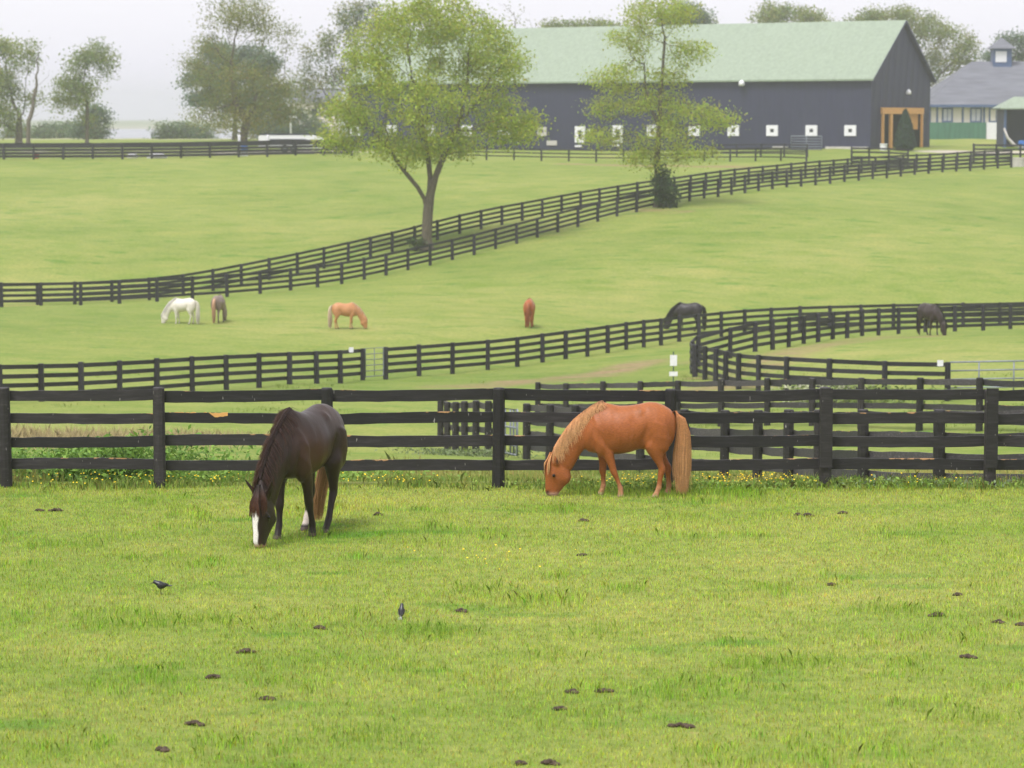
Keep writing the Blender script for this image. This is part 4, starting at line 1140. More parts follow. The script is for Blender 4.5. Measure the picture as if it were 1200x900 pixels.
        u, v_ = dx * ca_ + dy * sa_, -dx * sa_ + dy * ca_
        disp += amp * np.exp(-(u / sx) ** 2 - (v_ / sy_) ** 2)
    co = co + no * (disp * lat)[:, None]
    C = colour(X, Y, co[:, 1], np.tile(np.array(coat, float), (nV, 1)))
    # relief is lit by the scene; some coats also hold painted shade and sheen
    bx0 = px(440)
    def bendf(c):
        c = c.copy()
        t = np.clip((c[:, 0] - bx0) / .55, 0, 1); front = (t > 0)
        # only the neck and head, not the fore legs
        Xp, Yp = back(c)
        wgt = sstep(455, 300, Xp) if False else np.clip((430 - Xp) / 160, 0, 1)
        a = bend * wgt
        dx = c[:, 0] - bx0; dy = c[:, 1]
        c[:, 0] = bx0 + dx * np.cos(a) - dy * np.sin(a); c[:, 1] = dx * np.sin(a) + dy * np.cos(a)
        return c
    co2 = bendf(co) * size
    body.vertices.foreach_set('co', co2.astype(np.float32).ravel())
    body.polygons.foreach_set('use_smooth', np.ones(len(body.polygons), dtype=bool))
    ca = body.color_attributes.new('Col', 'FLOAT_COLOR', 'POINT')
    ca.data.foreach_set('color', np.c_[np.clip(C, .003, .9), np.ones(nV)].astype(np.float32).ravel())
    body.update()
    root = empty(name, loc, heading); tag(root, label, 'horse')
    body.name = 'body'
    link_mesh('body', body, M['hide'], root)
    # hair
    r = np.random.default_rng(int(abs(loc[0]) * 100) + 3)
    def strands_mesh(nm, curves, widths, c0, c1):
        V, F_, Cc = [], [], []
        for cv, w_ in zip(curves, widths):
            cv = np.array(cv); n = len(cv); tint = r.uniform(.84, 1.14)
            b = len(V)
            for i in range(n):
                k = i / (n - 1); ww = w_ * (1 - .85 * k ** 1.6) * (.6 + .4 * min(1, i))
                for j in range(3):
                    a = 2.094 * j + 0.5
                    V.append(cv[i] + np.array([math.cos(a), math.sin(a), 0]) * ww)
                    Cc.append((np.array(c0) * (1 - k) + np.array(c1) * k) * tint)
            for i in range(n - 1):
                for j in range(3):
                    F_.append((b + i * 3 + j, b + i * 3 + (j + 1) % 3, b + (i + 1) * 3 + (j + 1) % 3, b + (i + 1) * 3 + j))
        V = bendf(np.array(V)) * size
        me = np_mesh(nm, V, np.array(F_), np.clip(np.array(Cc), .003, .9), True)
        return link_mesh(nm, me, M['hair'], root)
    crest = np.array([(500, 97), (455, 114), (410, 145), (365, 178), (325, 212), (290, 252), (258, 298), (234, 334), (218, 362), (206, 384)], float)
    wcr = np.array([.10, .095, .09, .085, .08, .075, .07, .065, .06, .055]) * slim
    curves, wid = [], []
    for _ in range(int(900 * strands)):
        t = r.random() * (len(crest) - 1); i = min(int(t), len(crest) - 2); f_ = t - i
        cx, cy = crest[i] * (1 - f_) + crest[i + 1] * f_; w_ = wcr[i] * (1 - f_) + wcr[i + 1] * f_
        x, z = px(cx), pz(cy) + .004
        ln = r.uniform(.10, .31) * (.22 + .78 * min(1, t / 3.0)) * (1 - .25 * max(0, t - 7) / 2); s_ = side if r.random() < .93 else -side
        fan = r.uniform(-.10, .05)
        curves.append([(x + r.uniform(-.01, .01), -s_ * r.uniform(0, .02), z - .012), (x, s_ * .02, z + .012), (x + fan * .3, s_ * (w_ * .62 + .012), z - ln * .25), (x + fan * .7, s_ * (w_ + .022 + r.uniform(0, .015)), z - ln * .62), (x + fan, s_ * (w_ * 1.08 + .02 + r.uniform(0, .02)), z - ln)])
        wid.append(r.uniform(.003, .0065) / min(1, strands ** .5))
    for _ in range(int(110 * strands)):        # forelock
        cx = r.uniform(182, 196); x, z = px(cx), pz(412)
        y0 = r.uniform(-.03, .03); ln = r.uniform(.6, 1.0)
        curves.append([(x, y0 * .5, z + .01), (px(168), y0, pz(445)), (px(148), y0 * 1.6, pz(445 + 50 * ln)), (px(143 + 6 * ln), y0 * 2.1, pz(445 + 100 * ln))]); wid.append(r.uniform(.004, .009))
    for _ in range(int(90 * strands)):
        q = r.uniform(-.3, 1.0); ln = r.uniform(.7, 1.1); j = r.uniform(-6, 6)
        curves.append([(px(198), q * .03, pz(408)), (px(182 + j), q * .075, pz(440)), (px(170 + 6 * q + j), q * .104 + .004, pz(440 + 36 * ln)), (px(160 + 14 * q + j), q * .108 + .006, pz(440 + 92 * ln))]); wid.append(r.uniform(.004, .009))
    strands_mesh('mane', curves, wid, mane, mane_tip or mane)
    curves, wid = [], []
    for _ in range(int(800 * strands)):
        a = r.uniform(0, 6.283); q = r.random() ** .5
        yo = math.cos(a) * q * .075 * tail_w; xo = math.sin(a) * q * 46 * tail_w
        ln = r.uniform(.35, 1.06)
        sw = tail_swing; w1 = r.normal() * 5
        curves.append([(px(925), yo * .25, pz(166 + 8 * math.sin(a))), (px(950 + xo * .25), yo * .6, pz(165 + 10 * math.sin(a))), (px(974 + xo * .6), yo * .9 + sw * .1, pz(200)), (px(990 + xo * .85 + w1 * .4), yo + sw * .3, pz(290)), (px(986 + xo * 1.05 + w1), yo * 1.2 + sw * .55, pz(420)), (px(984 + xo * .95 + w1 * 1.3), yo * 1.1 + sw * .8, pz(530)), (px(988 + xo * .6 + w1 * 1.8 + r.uniform(-6, 6)), yo * .9 + sw + r.uniform(-.012, .012), pz(540 + 118 * ln))])
        wid.append(r.uniform(.0035, .008) / min(1, strands ** .5))
    strands_mesh('tail', curves, wid, tail, tail_tip or tail)
    for sy in (1, -1):
        ey = MB()
        c = np.array([[px(205), sy * .099 * slim, pz(545)]]); c = bendf(c)[0] * size
        rr = .021 * size
        ey.rings([[(c[0] + rr * math.sin(t) * math.cos(a), c[1] + rr * math.sin(t) * math.sin(a), c[2] + rr * math.cos(t)) for a in [k * math.pi / 4 for k in range(8)]] for t in (.15, .8, 1.57, 2.34, 3.0)])
        ey.build('eye', M['eye'], root, True)
    return root

def mixr(C, m, col):
    m = np.clip(m, 0, 1)[:, None]
    return C * (1 - m) + np.array(col) * m
def hooves(C, X, Y, col=(.10, .075, .06)):
    return mixr(C, sstep(656, 661, Y) * (X > 380), col)
def col_bay(X, Y, y, C):
    C = mixr(C, sstep(420, 620, Y) * (X > 380) * .6, (.016, .012, .011))
    C = mixr(C, np.exp(-((X - 560) / 120) ** 2 - ((Y - 320) / 90) ** 2) * .7, (.085, .034, .020))
    C = mixr(C, np.exp(-((X - 800) / 90) ** 2 - ((Y - 150) / 60) ** 2) * .55, (.075, .046, .038))  # croup sheen painted in; brown patches mix coat tone with painted highlights
    C = mixr(C, np.exp(-((X - 480) / 40) ** 2 - ((Y - 280) / 80) ** 2) * .5, (.070, .032, .020))
    C = mixr(C, np.exp(-((X - 850) / 50) ** 2 - ((Y - 300) / 70) ** 2) * .4, (.060, .028, .018))
    hf = np.interp(Y, [418, 448, 492, 535, 580, 622, 650, 685], [182, 166, 154, 151, 153, 153, 154, 168])
    bl_ = (X < 330) * sstep(508, 520, Y) * (1 - sstep(-.004, .004, np.abs(y + .002 + .004 * np.sin(Y * .09)) - np.interp(Y, [505, 540, 600, 650, 690], [.022, .036, .027, .031, .036]) )) * (1 - sstep(hf + 26, hf + 34, X))
    C = mixr(C, bl_, (.78, .74, .73))
    mz = (X < 330) * sstep(652, 664, Y) * (np.abs(y) < .05)
    C = mixr(C, mz * .8, (.52, .27, .22))
    C = mixr(C, np.exp(-(((X - 166) / 10) ** 2 + ((Y - 650) / 11) ** 2)) * (np.abs(y) > .022) * .9, (.05, .02, .02))
    C = mixr(C, (X > 700) * (y < 0) * sstep(585, 600, Y) * (1 - sstep(640, 655, Y)), (.72, .62, .55))
    return hooves(C, X, Y, (.085, .06, .048))
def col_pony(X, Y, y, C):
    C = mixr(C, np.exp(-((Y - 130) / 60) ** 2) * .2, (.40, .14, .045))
    C = mixr(C, sstep(385, 425, Y) * (1 - sstep(425, 450, Y)) * (X > 560) * (X < 760) * .6, (.13, .038, .013))  # belly shade painted into the coat colour
    C = mixr(C, np.exp(-((X - 722) / 16) ** 2 - ((Y - 150) / 24) ** 2) * .5, (.20, .075, .03))
    C = mixr(C, sstep(560, 640, Y) * (X > 380) * .5, (.56, .33, .20))
    hf = np.interp(Y, [418, 448, 492, 535, 580, 622, 650, 685], [182, 166, 154, 151, 153, 153, 154, 168])
    C = mixr(C, (X < 330) * sstep(640, 665, Y) * .8, (.45, .32, .27))
    C = mixr(C, np.exp(-(((X - 168) / 11) ** 2 + ((Y - 648) / 12) ** 2)) * (np.abs(y) > .02) * .95, (.04, .02, .015))
    C = mixr(C, np.exp(-((X - 226) ** 2 / 90 + (Y - 456) ** 2 / 500)) * (np.abs(y) > .075) * .9, (.04, .02, .012))
    C = mixr(C, np.exp(-((X - 318 + (Y - 500) * .6) / 9) ** 2 - ((Y - 505) / 34) ** 2) * .55, (.16, .05, .018))  # crease shade at the throatlatch, painted in
    C = mixr(C, np.exp(-((X - 206) / 14) ** 2 - ((Y - 548) / 12) ** 2) * (np.abs(y) > .06) * .7, (.10, .035, .015))
    C = mixr(C, np.exp(-((X - 200 + (Y - 668) * 1.6) / 26) ** 2 - ((Y - 664) / 4) ** 2) * .6, (.12, .05, .03))
    C = mixr(C, np.exp(-((X - 262) / 30) ** 2 - ((Y - 600) / 26) ** 2) * .25, (.22, .075, .025))  # cheekbone shading painted as a darker patch
    return hooves(C, X, Y, (.40, .27, .19))
def col_far(dark_leg, muzzle):
    def f(X, Y, y, C):
        C = mixr(C, sstep(470, 600, Y) * (X > 380) * .7, dark_leg)
        C = mixr(C, (X < 330) * sstep(620, 660, Y) * .7, muzzle)
        return hooves(C, X, Y)
    return f

# dark bay with blaze, three-quarter front view
D_b = 35.6
make_horse('grazing_horse', 'dark bay horse with a white blaze grazing head-down towards the viewer', (x_of(369, D_b), D_b, 0), math.radians(-90 - 22), size=1.20, leg_k=1.06, slim=.93,
           coat=(.024, .0135, .011), mane=(.014, .009, .008), mane_tip=(.085, .028, .014), tail=(.018, .012, .011), tail_tip=(.55, .30, .14), tail_w=.8, legs=(-.22, .10, .26, .20), bend=math.radians(-2), side=-1, colour=col_bay, voxel=.010, ear=1.0, tail_swing=-.26)
# chestnut pony side on
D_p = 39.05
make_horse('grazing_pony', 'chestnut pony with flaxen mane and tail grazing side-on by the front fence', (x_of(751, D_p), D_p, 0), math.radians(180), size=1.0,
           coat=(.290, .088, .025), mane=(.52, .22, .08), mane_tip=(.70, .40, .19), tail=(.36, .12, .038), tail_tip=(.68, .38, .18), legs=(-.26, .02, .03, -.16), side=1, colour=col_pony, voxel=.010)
FH = [
    ('white horse grazing in the valley beside a grey one', 219, 150.5, 180 - 8, 1.05, (.66, .62, .56), (.66, .63, .58), (.68, .64, .57), (.5, .47, .43), (.36, .33, .31), (.02, -.1, .1, -.05)),
    ('greyish dun horse seen from behind with a tan tail, next to the white horse', 255, 151.5, 78, 1.10, (.20, .15, .13), (.12, .09, .08), (.50, .30, .19), (.07, .06, .06), (.1, .08, .07), (0, 0, .05, -.05)),
    ('golden chestnut horse with a pale tail grazing alone facing away from the white one', 400, 149.5, 6, 1.04, (.46, .22, .10), (.66, .50, .34), (.68, .54, .40), (.45, .25, .13), (.4, .25, .15), (.05, -.08, .08, -.06)),
    ('red chestnut horse seen from behind in the middle of the valley', 620, 152, 84, 1.14, (.34, .10, .035), (.34, .12, .05), (.36, .12, .05), (.3, .1, .04), (.2, .1, .06), (0, 0, .06, -.06)),
    ('black horse grazing just beyond the valley fence near the pen', 811, 158, 180 - 10, 1.20, (.030, .025, .030), (.015, .012, .014), (.015, .012, .014), (.015, .013, .015), (.03, .025, .025), (.05, -.05, .1, -.08)),
    ('dark brown horse grazing inside the curved pen', 1086, 141, -62, 1.2, (.040, .028, .027), (.016, .012, .012), (.018, .013, .012), (.015, .012, .012), (.03, .02, .02), (.05, -.12, .1, -.1)),
]
for lb, px_, D, hd, sz, coat, mn, tl, lg, mz, lp in FH:
    p = at(px_, D)
    make_horse('grazing_horse', lb, p, math.radians(hd), size=sz, leg_k=1.05, coat=coat, mane=mn, tail=tl, legs=lp, colour=col_far(lg, mz), voxel=.024, strands=.35, slim=.97)

# ------------------------------------------------------------------ birds and droppings
def bird(label, px, py, heading, pitch, sc):
    x, D = near_ground(px, py)
    root = empty('blackbird', (x, D, .012), heading); root.scale = (.82 * sc, 1.3 * sc, 1.25 * sc); tag(root, label, 'bird', None)
    m = MB()
    secs = [(-.085, .052, .010, .006), (-.06, .055, .016, .014), (-.03, .06, .027, .028), (.0, .066, .034, .036), (.03, .072, .033, .036), (.055, .085, .024, .027), (.07, .096, .021, .022), (.085, .102, .020, .020), (.1, .1, .012, .012), (.106, .099, .004, .004)]
    co, si = math.cos(pitch), math.sin(pitch)
    rings = []
    for sx, sz, rw, rh in secs:
        sz2 = sz + .01
        rings.append([(sx, rw * math.cos(a), sz2 + rh * math.sin(a)) for a in [k * math.pi / 6 for k in range(12)]])
    def tilt(p): 
        xx, zz = p[0], p[2] - .06
        return (xx * co - zz * si, p[1], xx * si + zz * co + .062)
    m.rings([[tilt(p) for p in rg_] for rg_ in rings]); m.build('body', M['feather'], root, True)
    t = MB(); t.rings([[tilt(p) for p in rg_] for rg_ in ([(-.06, -.012, .06), (-.06, .012, .06), (-.06, .012, .072), (-.06, -.012, .072)], [(-.15, -.02, .052), (-.15, .02, .052), (-.15, .02, .057), (-.15, -.02, .057)])]); t.build('tail', M['feather'], root)
    b = MB(); b.tube([tilt((.1, 0, .109)), tilt((.118, 0, .105)), tilt((.134, 0, .100))], [.007, .0045, .001], 6); b.build('beak', M['beak'], root)
    for s in (1, -1):
        w_ = MB(); w_.rings([[tilt((sx, s * (rw + .002) + s * .004 * math.cos(a), .072 + rh * math.sin(a))) for a in [k * math.pi / 4 for k in range(8)]] for sx, rw, rh in ((.045, .028, .006), (.02, .034, .022), (-.03, .028, .02), (-.075, .013, .009), (-.1, .006, .003))]); w_.build('wing', M['feather'], root, True)
        l = MB(); l.tube([(.0, s * .014, .045), (.006, s * .015, .022), (.0, s * .015, 0), (.02, s * .018, .002)], [.005, .0035, .003, .002], 5); l.build('leg', M['beak'], root)
bird('small black bird with its head lowered, side-on in the grass near the bay horse', 189, 697, math.radians(176), math.radians(-6), 1.0)
bird('small black bird standing upright with its back turned in the open grass', 470.5, 725, math.radians(80), math.radians(30), .72)
MAN = [(376, 737, .17, 1), (288, 765, .22, 2), (228, 850, .19, 2), (541, 717, .14, 2), (65, 599, .22, 2), (46, 599, .1, 1), (947, 605, .17, 2), (935, 604, .07, 1), (987, 602, .16, 1), (682, 651, .12, 1), (684, 611, .12, 1),
       (670, 812, .12, 2), (709, 811, .17, 2), (656, 832, .12, 1), (799, 852, .27, 3), (610, 896, .1, 2), (645, 896, .18, 2), (1098, 722, .22, 3), (1170, 730, .13, 2), (1195, 733, .08, 1), (1135, 771, .17, 2), (974, 686, .06, 1), (1122, 698, .09, 1),
       (250, 795, .13, 1), (190, 880, .12, 1), (313, 820, .16, 1), (443, 604, .12, 1)]
rm = random.Random(5)
ML = {(376, 737): 'flat dark dropping lying between the two black birds', (541, 717): 'small clump of droppings beside the upright black bird', (65, 599): 'clump of droppings on the grass before the leftmost fence bay',
      (46, 599): 'small dropping next to the clump before the leftmost fence bay', (947, 605): 'dark clump of droppings out from the first battened fence post', (935, 604): 'tiny dropping touching the clump out from the battened fence post',
      (987, 602): 'thin line of droppings out from the battened fence post', (684, 611): 'small dropping on the grass close to the pony', (443, 604): 'small dropping on the grass behind the dark bay horse'}
for (px_, py_, w_, n_) in MAN:
    x, D = near_ground(px_, py_)
    m = MB()
    cnt = 4 + n_ * 3; w_ = w_ * .85
    rb_ = max(.6 * w_ / cnt * 1.25, .016)
    for k in range(cnt):
        t = k / (cnt - 1) - .5; r0 = rb_ * rm.uniform(1.15, 1.9); cx = t * w_ * .85; cy = rm.uniform(-.8, .8) * r0; cz = r0 * .25 + (.5 - abs(t)) * rm.uniform(0, .05)
        lat, lon = 4, 7; rings = []
        for i in range(lat + 1):
            th = .12 + (math.pi - .24) * i / lat
            rings.append([(cx + r0 * 1.25 * math.sin(th) * math.cos(6.283 * j / lon) * rm.uniform(.8, 1.15), cy + r0 * 1.2 * math.sin(th) * math.sin(6.283 * j / lon), cz + r0 * .8 * math.cos(th) * rm.uniform(.85, 1.1)) for j in range(lon)])
        m.rings(rings)
    o = m.build('manure_pile', M['manure'], None, True); o.location = (x, D, 0); o.rotation_euler = (0, 0, rm.uniform(-.5, .5))
    lb = ML.get((px_, py_))
    if lb: tag(o, lb, 'manure')
    else: tag(o, 'wide dark heap of several horse droppings in the near grass' if n_ >= 3 else ('dark clump of horse droppings in open grass away from the horses' if n_ == 2 else 'single small dark dropping in open grass away from the horses'), 'manure', ['single droppings', 'clumps of droppings', 'wide heaps of droppings'][n_ - 1])
# pale scrap in the grass
x, D = near_ground(448, 604)

# ------------------------------------------------------------------ grass blades, weeds and flowers
gr = np.random.default_rng(12)
def vnoise(x, y, s, seed):
    """cheap value noise for clumping"""
    x = x / s + seed * 17.3; y = y / s + seed * 9.1
    xi = np.floor(x).astype(int); yi = np.floor(y).astype(int); fx_ = x - xi; fy_ = y - yi
    def h(a, b): return (np.sin(a * 127.1 + b * 311.7 + seed) * 43758.5453) % 1.0
    fx_ = fx_ * fx_ * (3 - 2 * fx_); fy_ = fy_ * fy_ * (3 - 2 * fy_)
    return (h(xi, yi) * (1 - fx_) + h(xi + 1, yi) * fx_) * (1 - fy_) + (h(xi, yi + 1) * (1 - fx_) + h(xi + 1, yi + 1) * fx_) * fy_

def blades(name, x, y, z, length, width, tint, lean=0.55):
    # each blade: five-sided tapered strip
    n = len(x)
    az = gr.uniform(0, 6.283, n); ln = lean * gr.random(n) ** .7
    d = np.c_[np.cos(az), np.sin(az), np.zeros(n)]
    ra = gr.uniform(0, 3.1416, n)
    s = np.c_[np.cos(ra), np.sin(ra), np.zeros(n)] * (width / 2)[:, None]
    b = np.c_[x, y, z]
    up = np.array([0, 0, 1.0])
    m = b + (d * (ln * .35)[:, None] + up) * (length * .55)[:, None]
    t = b + d * (length * ln)[:, None] + up * (length * np.sqrt(np.maximum(.15, 1 - ln ** 2)))[:, None]
    V = np.stack([b - s, b + s, m + s * .75, t, m - s * .75], 1).reshape(-1, 3)
    base = np.arange(n)[:, None] * 5
    Fq = base + np.array([0, 1, 2, 3, 4])[None]
    cc = np.repeat(tint, 5, 0)
    me = np_mesh(name, V, Fq, cc)
    return me

def field(y0, y1, dens, margin=1.5):
    """random points over the visible wedge between depths y0 and y1"""
    n = int(dens * (y1 - y0) * (0.364 * (y0 + y1) / 2 + 2 * margin))
    y = gr.uniform(y0, y1, int(n * 1.4)); hw = .182 * y + margin
    keep = gr.random(len(y)) < hw / hw.max()
    y = y[keep][:n]; hw = hw[keep][:n]
    return gr.uniform(-1, 1, len(y)) * hw, y

x, y = field(21.2, 40.4, 1150)
n1 = vnoise(x, y, .8, 1); n2 = vnoise(x, y, .22, 2); n3 = vnoise(x, y, 2.4, 3)
ln = (.026 + .03 * n2 * n1 + .02 * (n3 > .7) * n1) * gr.uniform(.6, 1.4, len(x))
lush = (n1 * .6 + n2 * .4 > .72)
ln = np.where(lush, ln * 1.7, ln)
tint = np.ones((len(x), 3)) * (.75 + 2.0 * gr.random((len(x), 1)) ** 1.15) * np.array([1.24, 1.27, .68]) * (1 + .16 * gr.normal(size=(len(x), 3)))
straw = gr.random(len(x)) < .05 + .10 * (vnoise(x, y, .5, 21) > .66); tint[straw] = np.array([2.0, 1.25, 1.9]) * gr.uniform(.7, 1.2, (straw.sum(), 1))
tint[lush] *= np.array([.8, .95, .8])
o = link_mesh('grass', blades('grass', x, y, np.zeros(len(x)), ln, gr.uniform(.003, .0065, len(x)), np.clip(tint, .3, 3.4)), M['blade'])
tag(o, 'short grazed grass of the near paddock', 'grass', None, 'stuff')

cl = [(215, 728, .9, .12, 420), (130, 735, .5, .1, 160), (505, 742, .55, .12, 330), (880, 782, .45, .1, 260), (945, 778, .4, .1, 220), (1040, 715, .5, .1, 240), (700, 745, .5, .12, 160), (300, 640, .4, .1, 120), (1150, 845, .5, .1, 200), (560, 690, .4, .1, 160),
      (735, 580, .55, .14, 420), (790, 580, .5, .12, 360), (690, 578, .4, .1, 220), (850, 577, .5, .1, 260), (1060, 572, .5, .1, 240), (340, 632, .25, .08, 90), (380, 627, .25, .08, 90), (100, 640, .5, .1, 120), (420, 860, .5, .1, 160), (640, 770, .4, .1, 120)]
xs, ys_, ls = [], [], []
for px_, py_, sx_, sy_, n_ in cl:
    cx_, cy_ = near_ground(px_, py_)
    xs.append(cx_ + gr.normal(size=n_) * sx_ * .5); ys_.append(cy_ + gr.normal(size=n_) * sy_ * 2.0); ls.append(gr.uniform(.05, .13, n_))
xs = np.concatenate(xs); ys_ = np.concatenate(ys_); ls = np.concatenate(ls)
tt_ = np.array([[.95, 1.2, .62]]) * gr.uniform(.9, 1.9, (len(xs), 1))
o = link_mesh('lush_tufts', blades('lush_tufts', xs, ys_, ground(xs, ys_), ls, gr.uniform(.004, .008, len(xs)), tt_), M['blade'])
tag(o, 'taller lush green tufts scattered in the near paddock', 'grass', None, 'stuff')
x, y = field(40.5, 62, 150, 2.0)
z = ground(x, y)
n1 = vnoise(x, y, 1.5, 5); n2 = vnoise(x, y, .4, 6)
ln = (.05 + .20 * n1 * n2) * gr.uniform(.5, 1.4, len(x))
tint = np.ones((len(x), 3)) * gr.uniform(.95, 1.6, (len(x), 1)) * (1 + .08 * gr.normal(size=(len(x), 3)))
dry = (n1 > .62) | ((x < -2.5) & (y > 42.5) & (y < 50) & (n2 > .35)); tint[dry] *= np.array([1.5, 1.12, 1.6]); ln = np.where(dry & (x < -2), ln * 1.6 + .05, ln)
o = link_mesh('rough_grass', blades('rough_grass', x, y, z, ln, gr.uniform(.007, .013, len(x)), np.clip(tint, .3, 2.2)), M['blade'])
tag(o, 'longer rough grass behind the front fence', 'grass', None, 'stuff')

x, y = field(62, 125, 1.6, 3.0)
n1 = vnoise(x, y, 3.5, 8); keep = n1 > .64; x, y = x[keep], y[keep]
rep = 7; x = np.repeat(x, rep) + gr.normal(size=len(x) * rep) * .12; y = np.repeat(y, rep) + gr.normal(size=len(y) * rep) * .15
z = ground(x, y)
ln = gr.uniform(.06, .17, len(x)); 
tint = np.ones((len(x), 3)) * gr.uniform(.9, 1.35, (len(x), 1)) * np.array([.92, 1.0, .85])
o = link_mesh('far_tufts', blades('far_tufts', x, y, z, ln, np.clip(y * .00012, .012, .028), np.clip(tint, .3, 2)), M['blade'])
tag(o, 'scattered tufts over the far pastures', 'grass', None, 'stuff')

n_ = 9000
yy = gr.normal(size=n_) * 2.6 + 77; xx = gr.uniform(-16.5, -6.5, n_) * (yy / 78); z = ground(xx, yy)
kp = gr.random(n_) < np.interp(xx, [-13, -8.5, -6.5], [1, .75, .1]); xx, yy, z = xx[kp], yy[kp], z[kp]
tint = np.array([[.50, .40, .22]]) * gr.uniform(.6, 1.25, (len(xx), 1))
o = link_mesh('dry_grass', blades('dry_grass', xx, yy, z, gr.uniform(.15, .5, len(xx)), gr.uniform(.012, .024, len(xx)), tint), M['weed'])
tag(o, 'strip of tall dry tan grass beyond the left bays of the front fence', 'grass', None, 'stuff')
# fence-line weeds: a low ragged bank of leafy plants along the front fence
def along_fence(n, s):
    return gr.uniform(-9.5, 9.5, n), 40.0 + gr.normal(size=n) * s
x, y = along_fence(26000, .20)
dens = vnoise(x, y, .55, 10) * .6 + vnoise(x, y, .17, 11) * .4
thick = np.interp(x, [-9, -2.2, -.3, 1, 3, 6, 9], [.58, .52, .62, .75, .8, .75, .8])
keep = gr.random(len(x)) < (dens * 1.7 * thick - .35); x, y, dens = x[keep], y[keep], dens[keep]
z = ground(x, y)
ln = (.03 + .15 * dens ** 1.5) * gr.uniform(.5, 1.5, len(x)) * np.interp(x, [-9, -1, 0, 9], [.85, .9, 1.1, 1.25])
base = np.array([[.25, .33, .065]]) * gr.uniform(.55, 1.4, (len(x), 1)) * (1 + .12 * gr.normal(size=(len(x), 3)))
o = link_mesh('fence_line_weeds', blades('fence_line_weeds', x, y, z, ln, gr.uniform(.008, .02, len(x)), np.clip(base, .01, .5), .8), M['weed'])
tag(o, 'ragged leafy weeds growing along the foot of the front fence', 'weeds', None, 'stuff')
# broad-leaved dock and thistle bank behind the left bays
def leafy(name, label, cx, cy, sx, sy, n, h, size, cols):
    x = cx + gr.normal(size=n) * sx; y = cy + gr.normal(size=n) * sy; z = ground(x, y) + gr.random(n) ** 1.3 * h * (.5 + .5 * vnoise(x, y, .5, 13))
    c = np.c_[x, y, z]; nr = gr.normal(size=(n, 3)) + np.array([0, -.3, .9]); nr /= np.linalg.norm(nr, axis=1)[:, None]
    t = np.cross(nr, gr.normal(size=(n, 3))); t /= np.linalg.norm(t, axis=1)[:, None]; b = np.cross(nr, t)
    s = size * gr.uniform(.5, 1.4, (n, 1))
    V = np.stack([c - t * s, c + b * s * .45 + nr * s * .2, c + t * s, c - b * s * .45 + nr * s * .2], 1).reshape(-1, 3)
    cc = np.repeat(np.array(cols)[gr.integers(0, len(cols), n)] * gr.uniform(.7, 1.35, (n, 1)), 4, 0)
    o = link_mesh(name, np_mesh(name, V, np.arange(len(V)).reshape(-1, 4), cc), M['weed'])
    tag(o, label, 'weeds', None, 'stuff')
WG = ((.21, .33, .06), (.26, .36, .07), (.17, .28, .06))
leafy('weed_bank', 'bank of bright broad-leaved weeds behind the leftmost bays of the front fence', -6.3, 42.2, .95, .4, 9000, .95, .05, ((.16, .30, .05), (.22, .36, .065), (.13, .24, .05)))
leafy('weed_fringe', 'low bright weeds continuing the bank behind the second fence bay', -3.6, 42.0, 1.2, .4, 3600, .42, .045, ((.20, .33, .06), (.25, .37, .07)))
leafy('weed_patch', 'pale thistly weeds at the foot of the end-on fence run', x_of(548, 73, -3), 72.5, .9, .6, 900, .24, .05, ((.14, .19, .08), (.18, .22, .11)))
leafy('weed_strip', 'leafy green weeds under the front fence right of the pony', 6.0, 40.05, 1.3, .16, 1500, .17, .032, WG + ((.2, .26, .14),))
leafy('weed_patch', 'leafy weeds under the front fence beneath the pony', 2.3, 39.75, 1.1, .2, 1100, .22, .03, WG)
leafy('flowering_shrub', 'pale flowering weed growing against the pen fence', x_of(965, 101.5, -5), 101.3, .75, .4, 900, 1.0, .10, ((.35, .38, .22), (.22, .28, .08), (.5, .5, .36)))
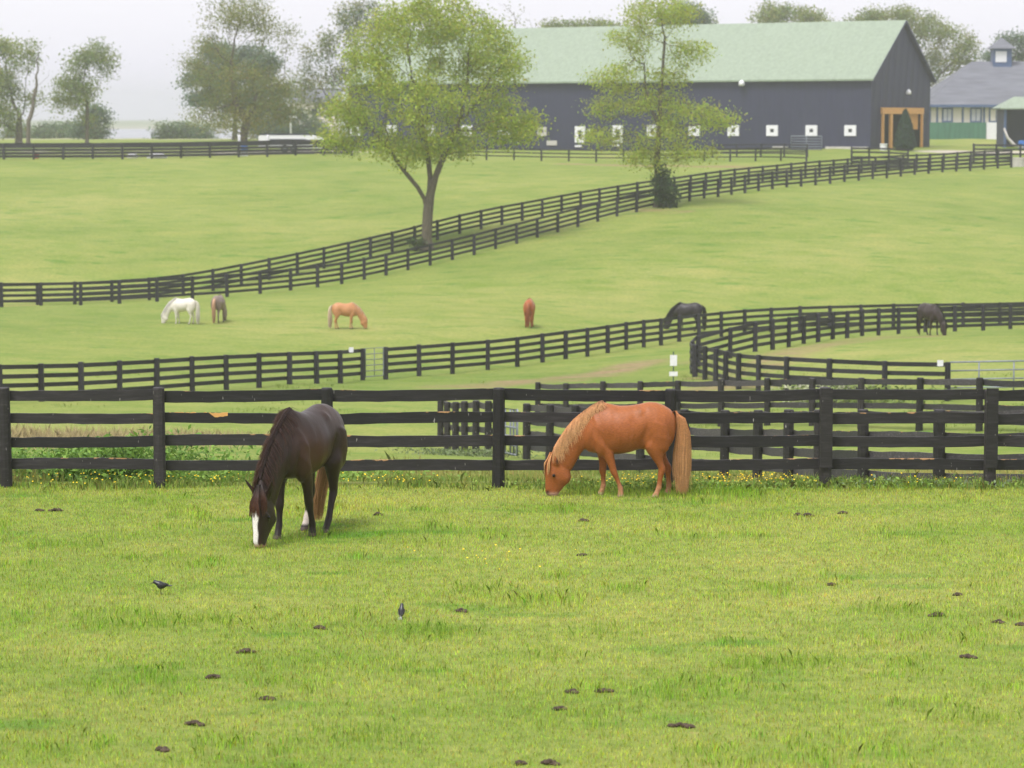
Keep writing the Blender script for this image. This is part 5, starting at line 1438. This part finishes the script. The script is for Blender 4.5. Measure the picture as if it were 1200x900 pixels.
leafy('tall_weeds', 'tall green weeds along the pen fence beside the pipe gate', x_of(1010, 100.5, -5), 100.3, 1.5, .4, 1000, .9, .09, ((.19, .25, .07), (.16, .22, .06)))
# buttercups
n = 380
x = np.r_[gr.normal(size=100) * 1.4 - 5.6, gr.normal(size=40) * .5 - 1.9, gr.normal(size=90) * .5 + 1.9, gr.normal(size=110) * .5 + 3.4, gr.normal(size=40) * 1.6 + 6.4]
y = 40.0 + gr.normal(size=n) * .16
extra = 60; ex, ey = field(24, 39, .3, 0); ex, ey = ex[:extra], ey[:extra]
x2 = gr.normal(size=16) * .5 - .15; y2 = 33.3 + gr.normal(size=16) * .5
h = np.r_[gr.uniform(.08, .21, n), gr.uniform(.03, .05, len(x2))]
x = np.r_[x, x2]; y = np.r_[y, y2]; z = ground(x, y) + h
n = len(x); r0 = gr.uniform(.007, .014, n); a = gr.uniform(0, 6.28, n)
k5 = np.arange(5) * 1.2566
V = np.stack([np.c_[x + r0 * np.cos(a + k), y + r0 * np.sin(a + k) * .8, z + r0 * (.5 * np.sin(a + k) + .4 * np.cos(a))] for k in k5], 1).reshape(-1, 3)
o = link_mesh('buttercups', np_mesh('buttercups', V, np.arange(len(V)).reshape(-1, 5)), M['yellow'])
tag(o, 'tiny yellow buttercups among the fence-line weeds', 'flowers', None, 'stuff')

# ------------------------------------------------------------------ haze
hz = bpy.data.materials.new('haze'); hz.use_nodes = True
nt = hz.node_tree; nt.nodes.clear()
out = nt.nodes.new('ShaderNodeOutputMaterial'); pv = nt.nodes.new('ShaderNodeVolumePrincipled')
pv.inputs['Color'].default_value = (0.92, 0.92, 1.0, 1)
pv.inputs['Density'].default_value = 0.00056
pv.inputs['Anisotropy'].default_value = 0.75
nt.links.new(pv.outputs[0], out.inputs['Volume'])
zmin = float(ground(np.repeat(np.linspace(-60, 60, 30), 60), np.tile(np.linspace(42, 400, 60), 30)).min()) - 1.2
m = MB(); m.box((0, 1480, (zmin + 36) / 2), (6100, 3120, 36 - zmin))
o = m.build('haze', hz); o['kind'] = 'stuff'
tag(o, 'thin pale haze over the whole valley', 'haze')
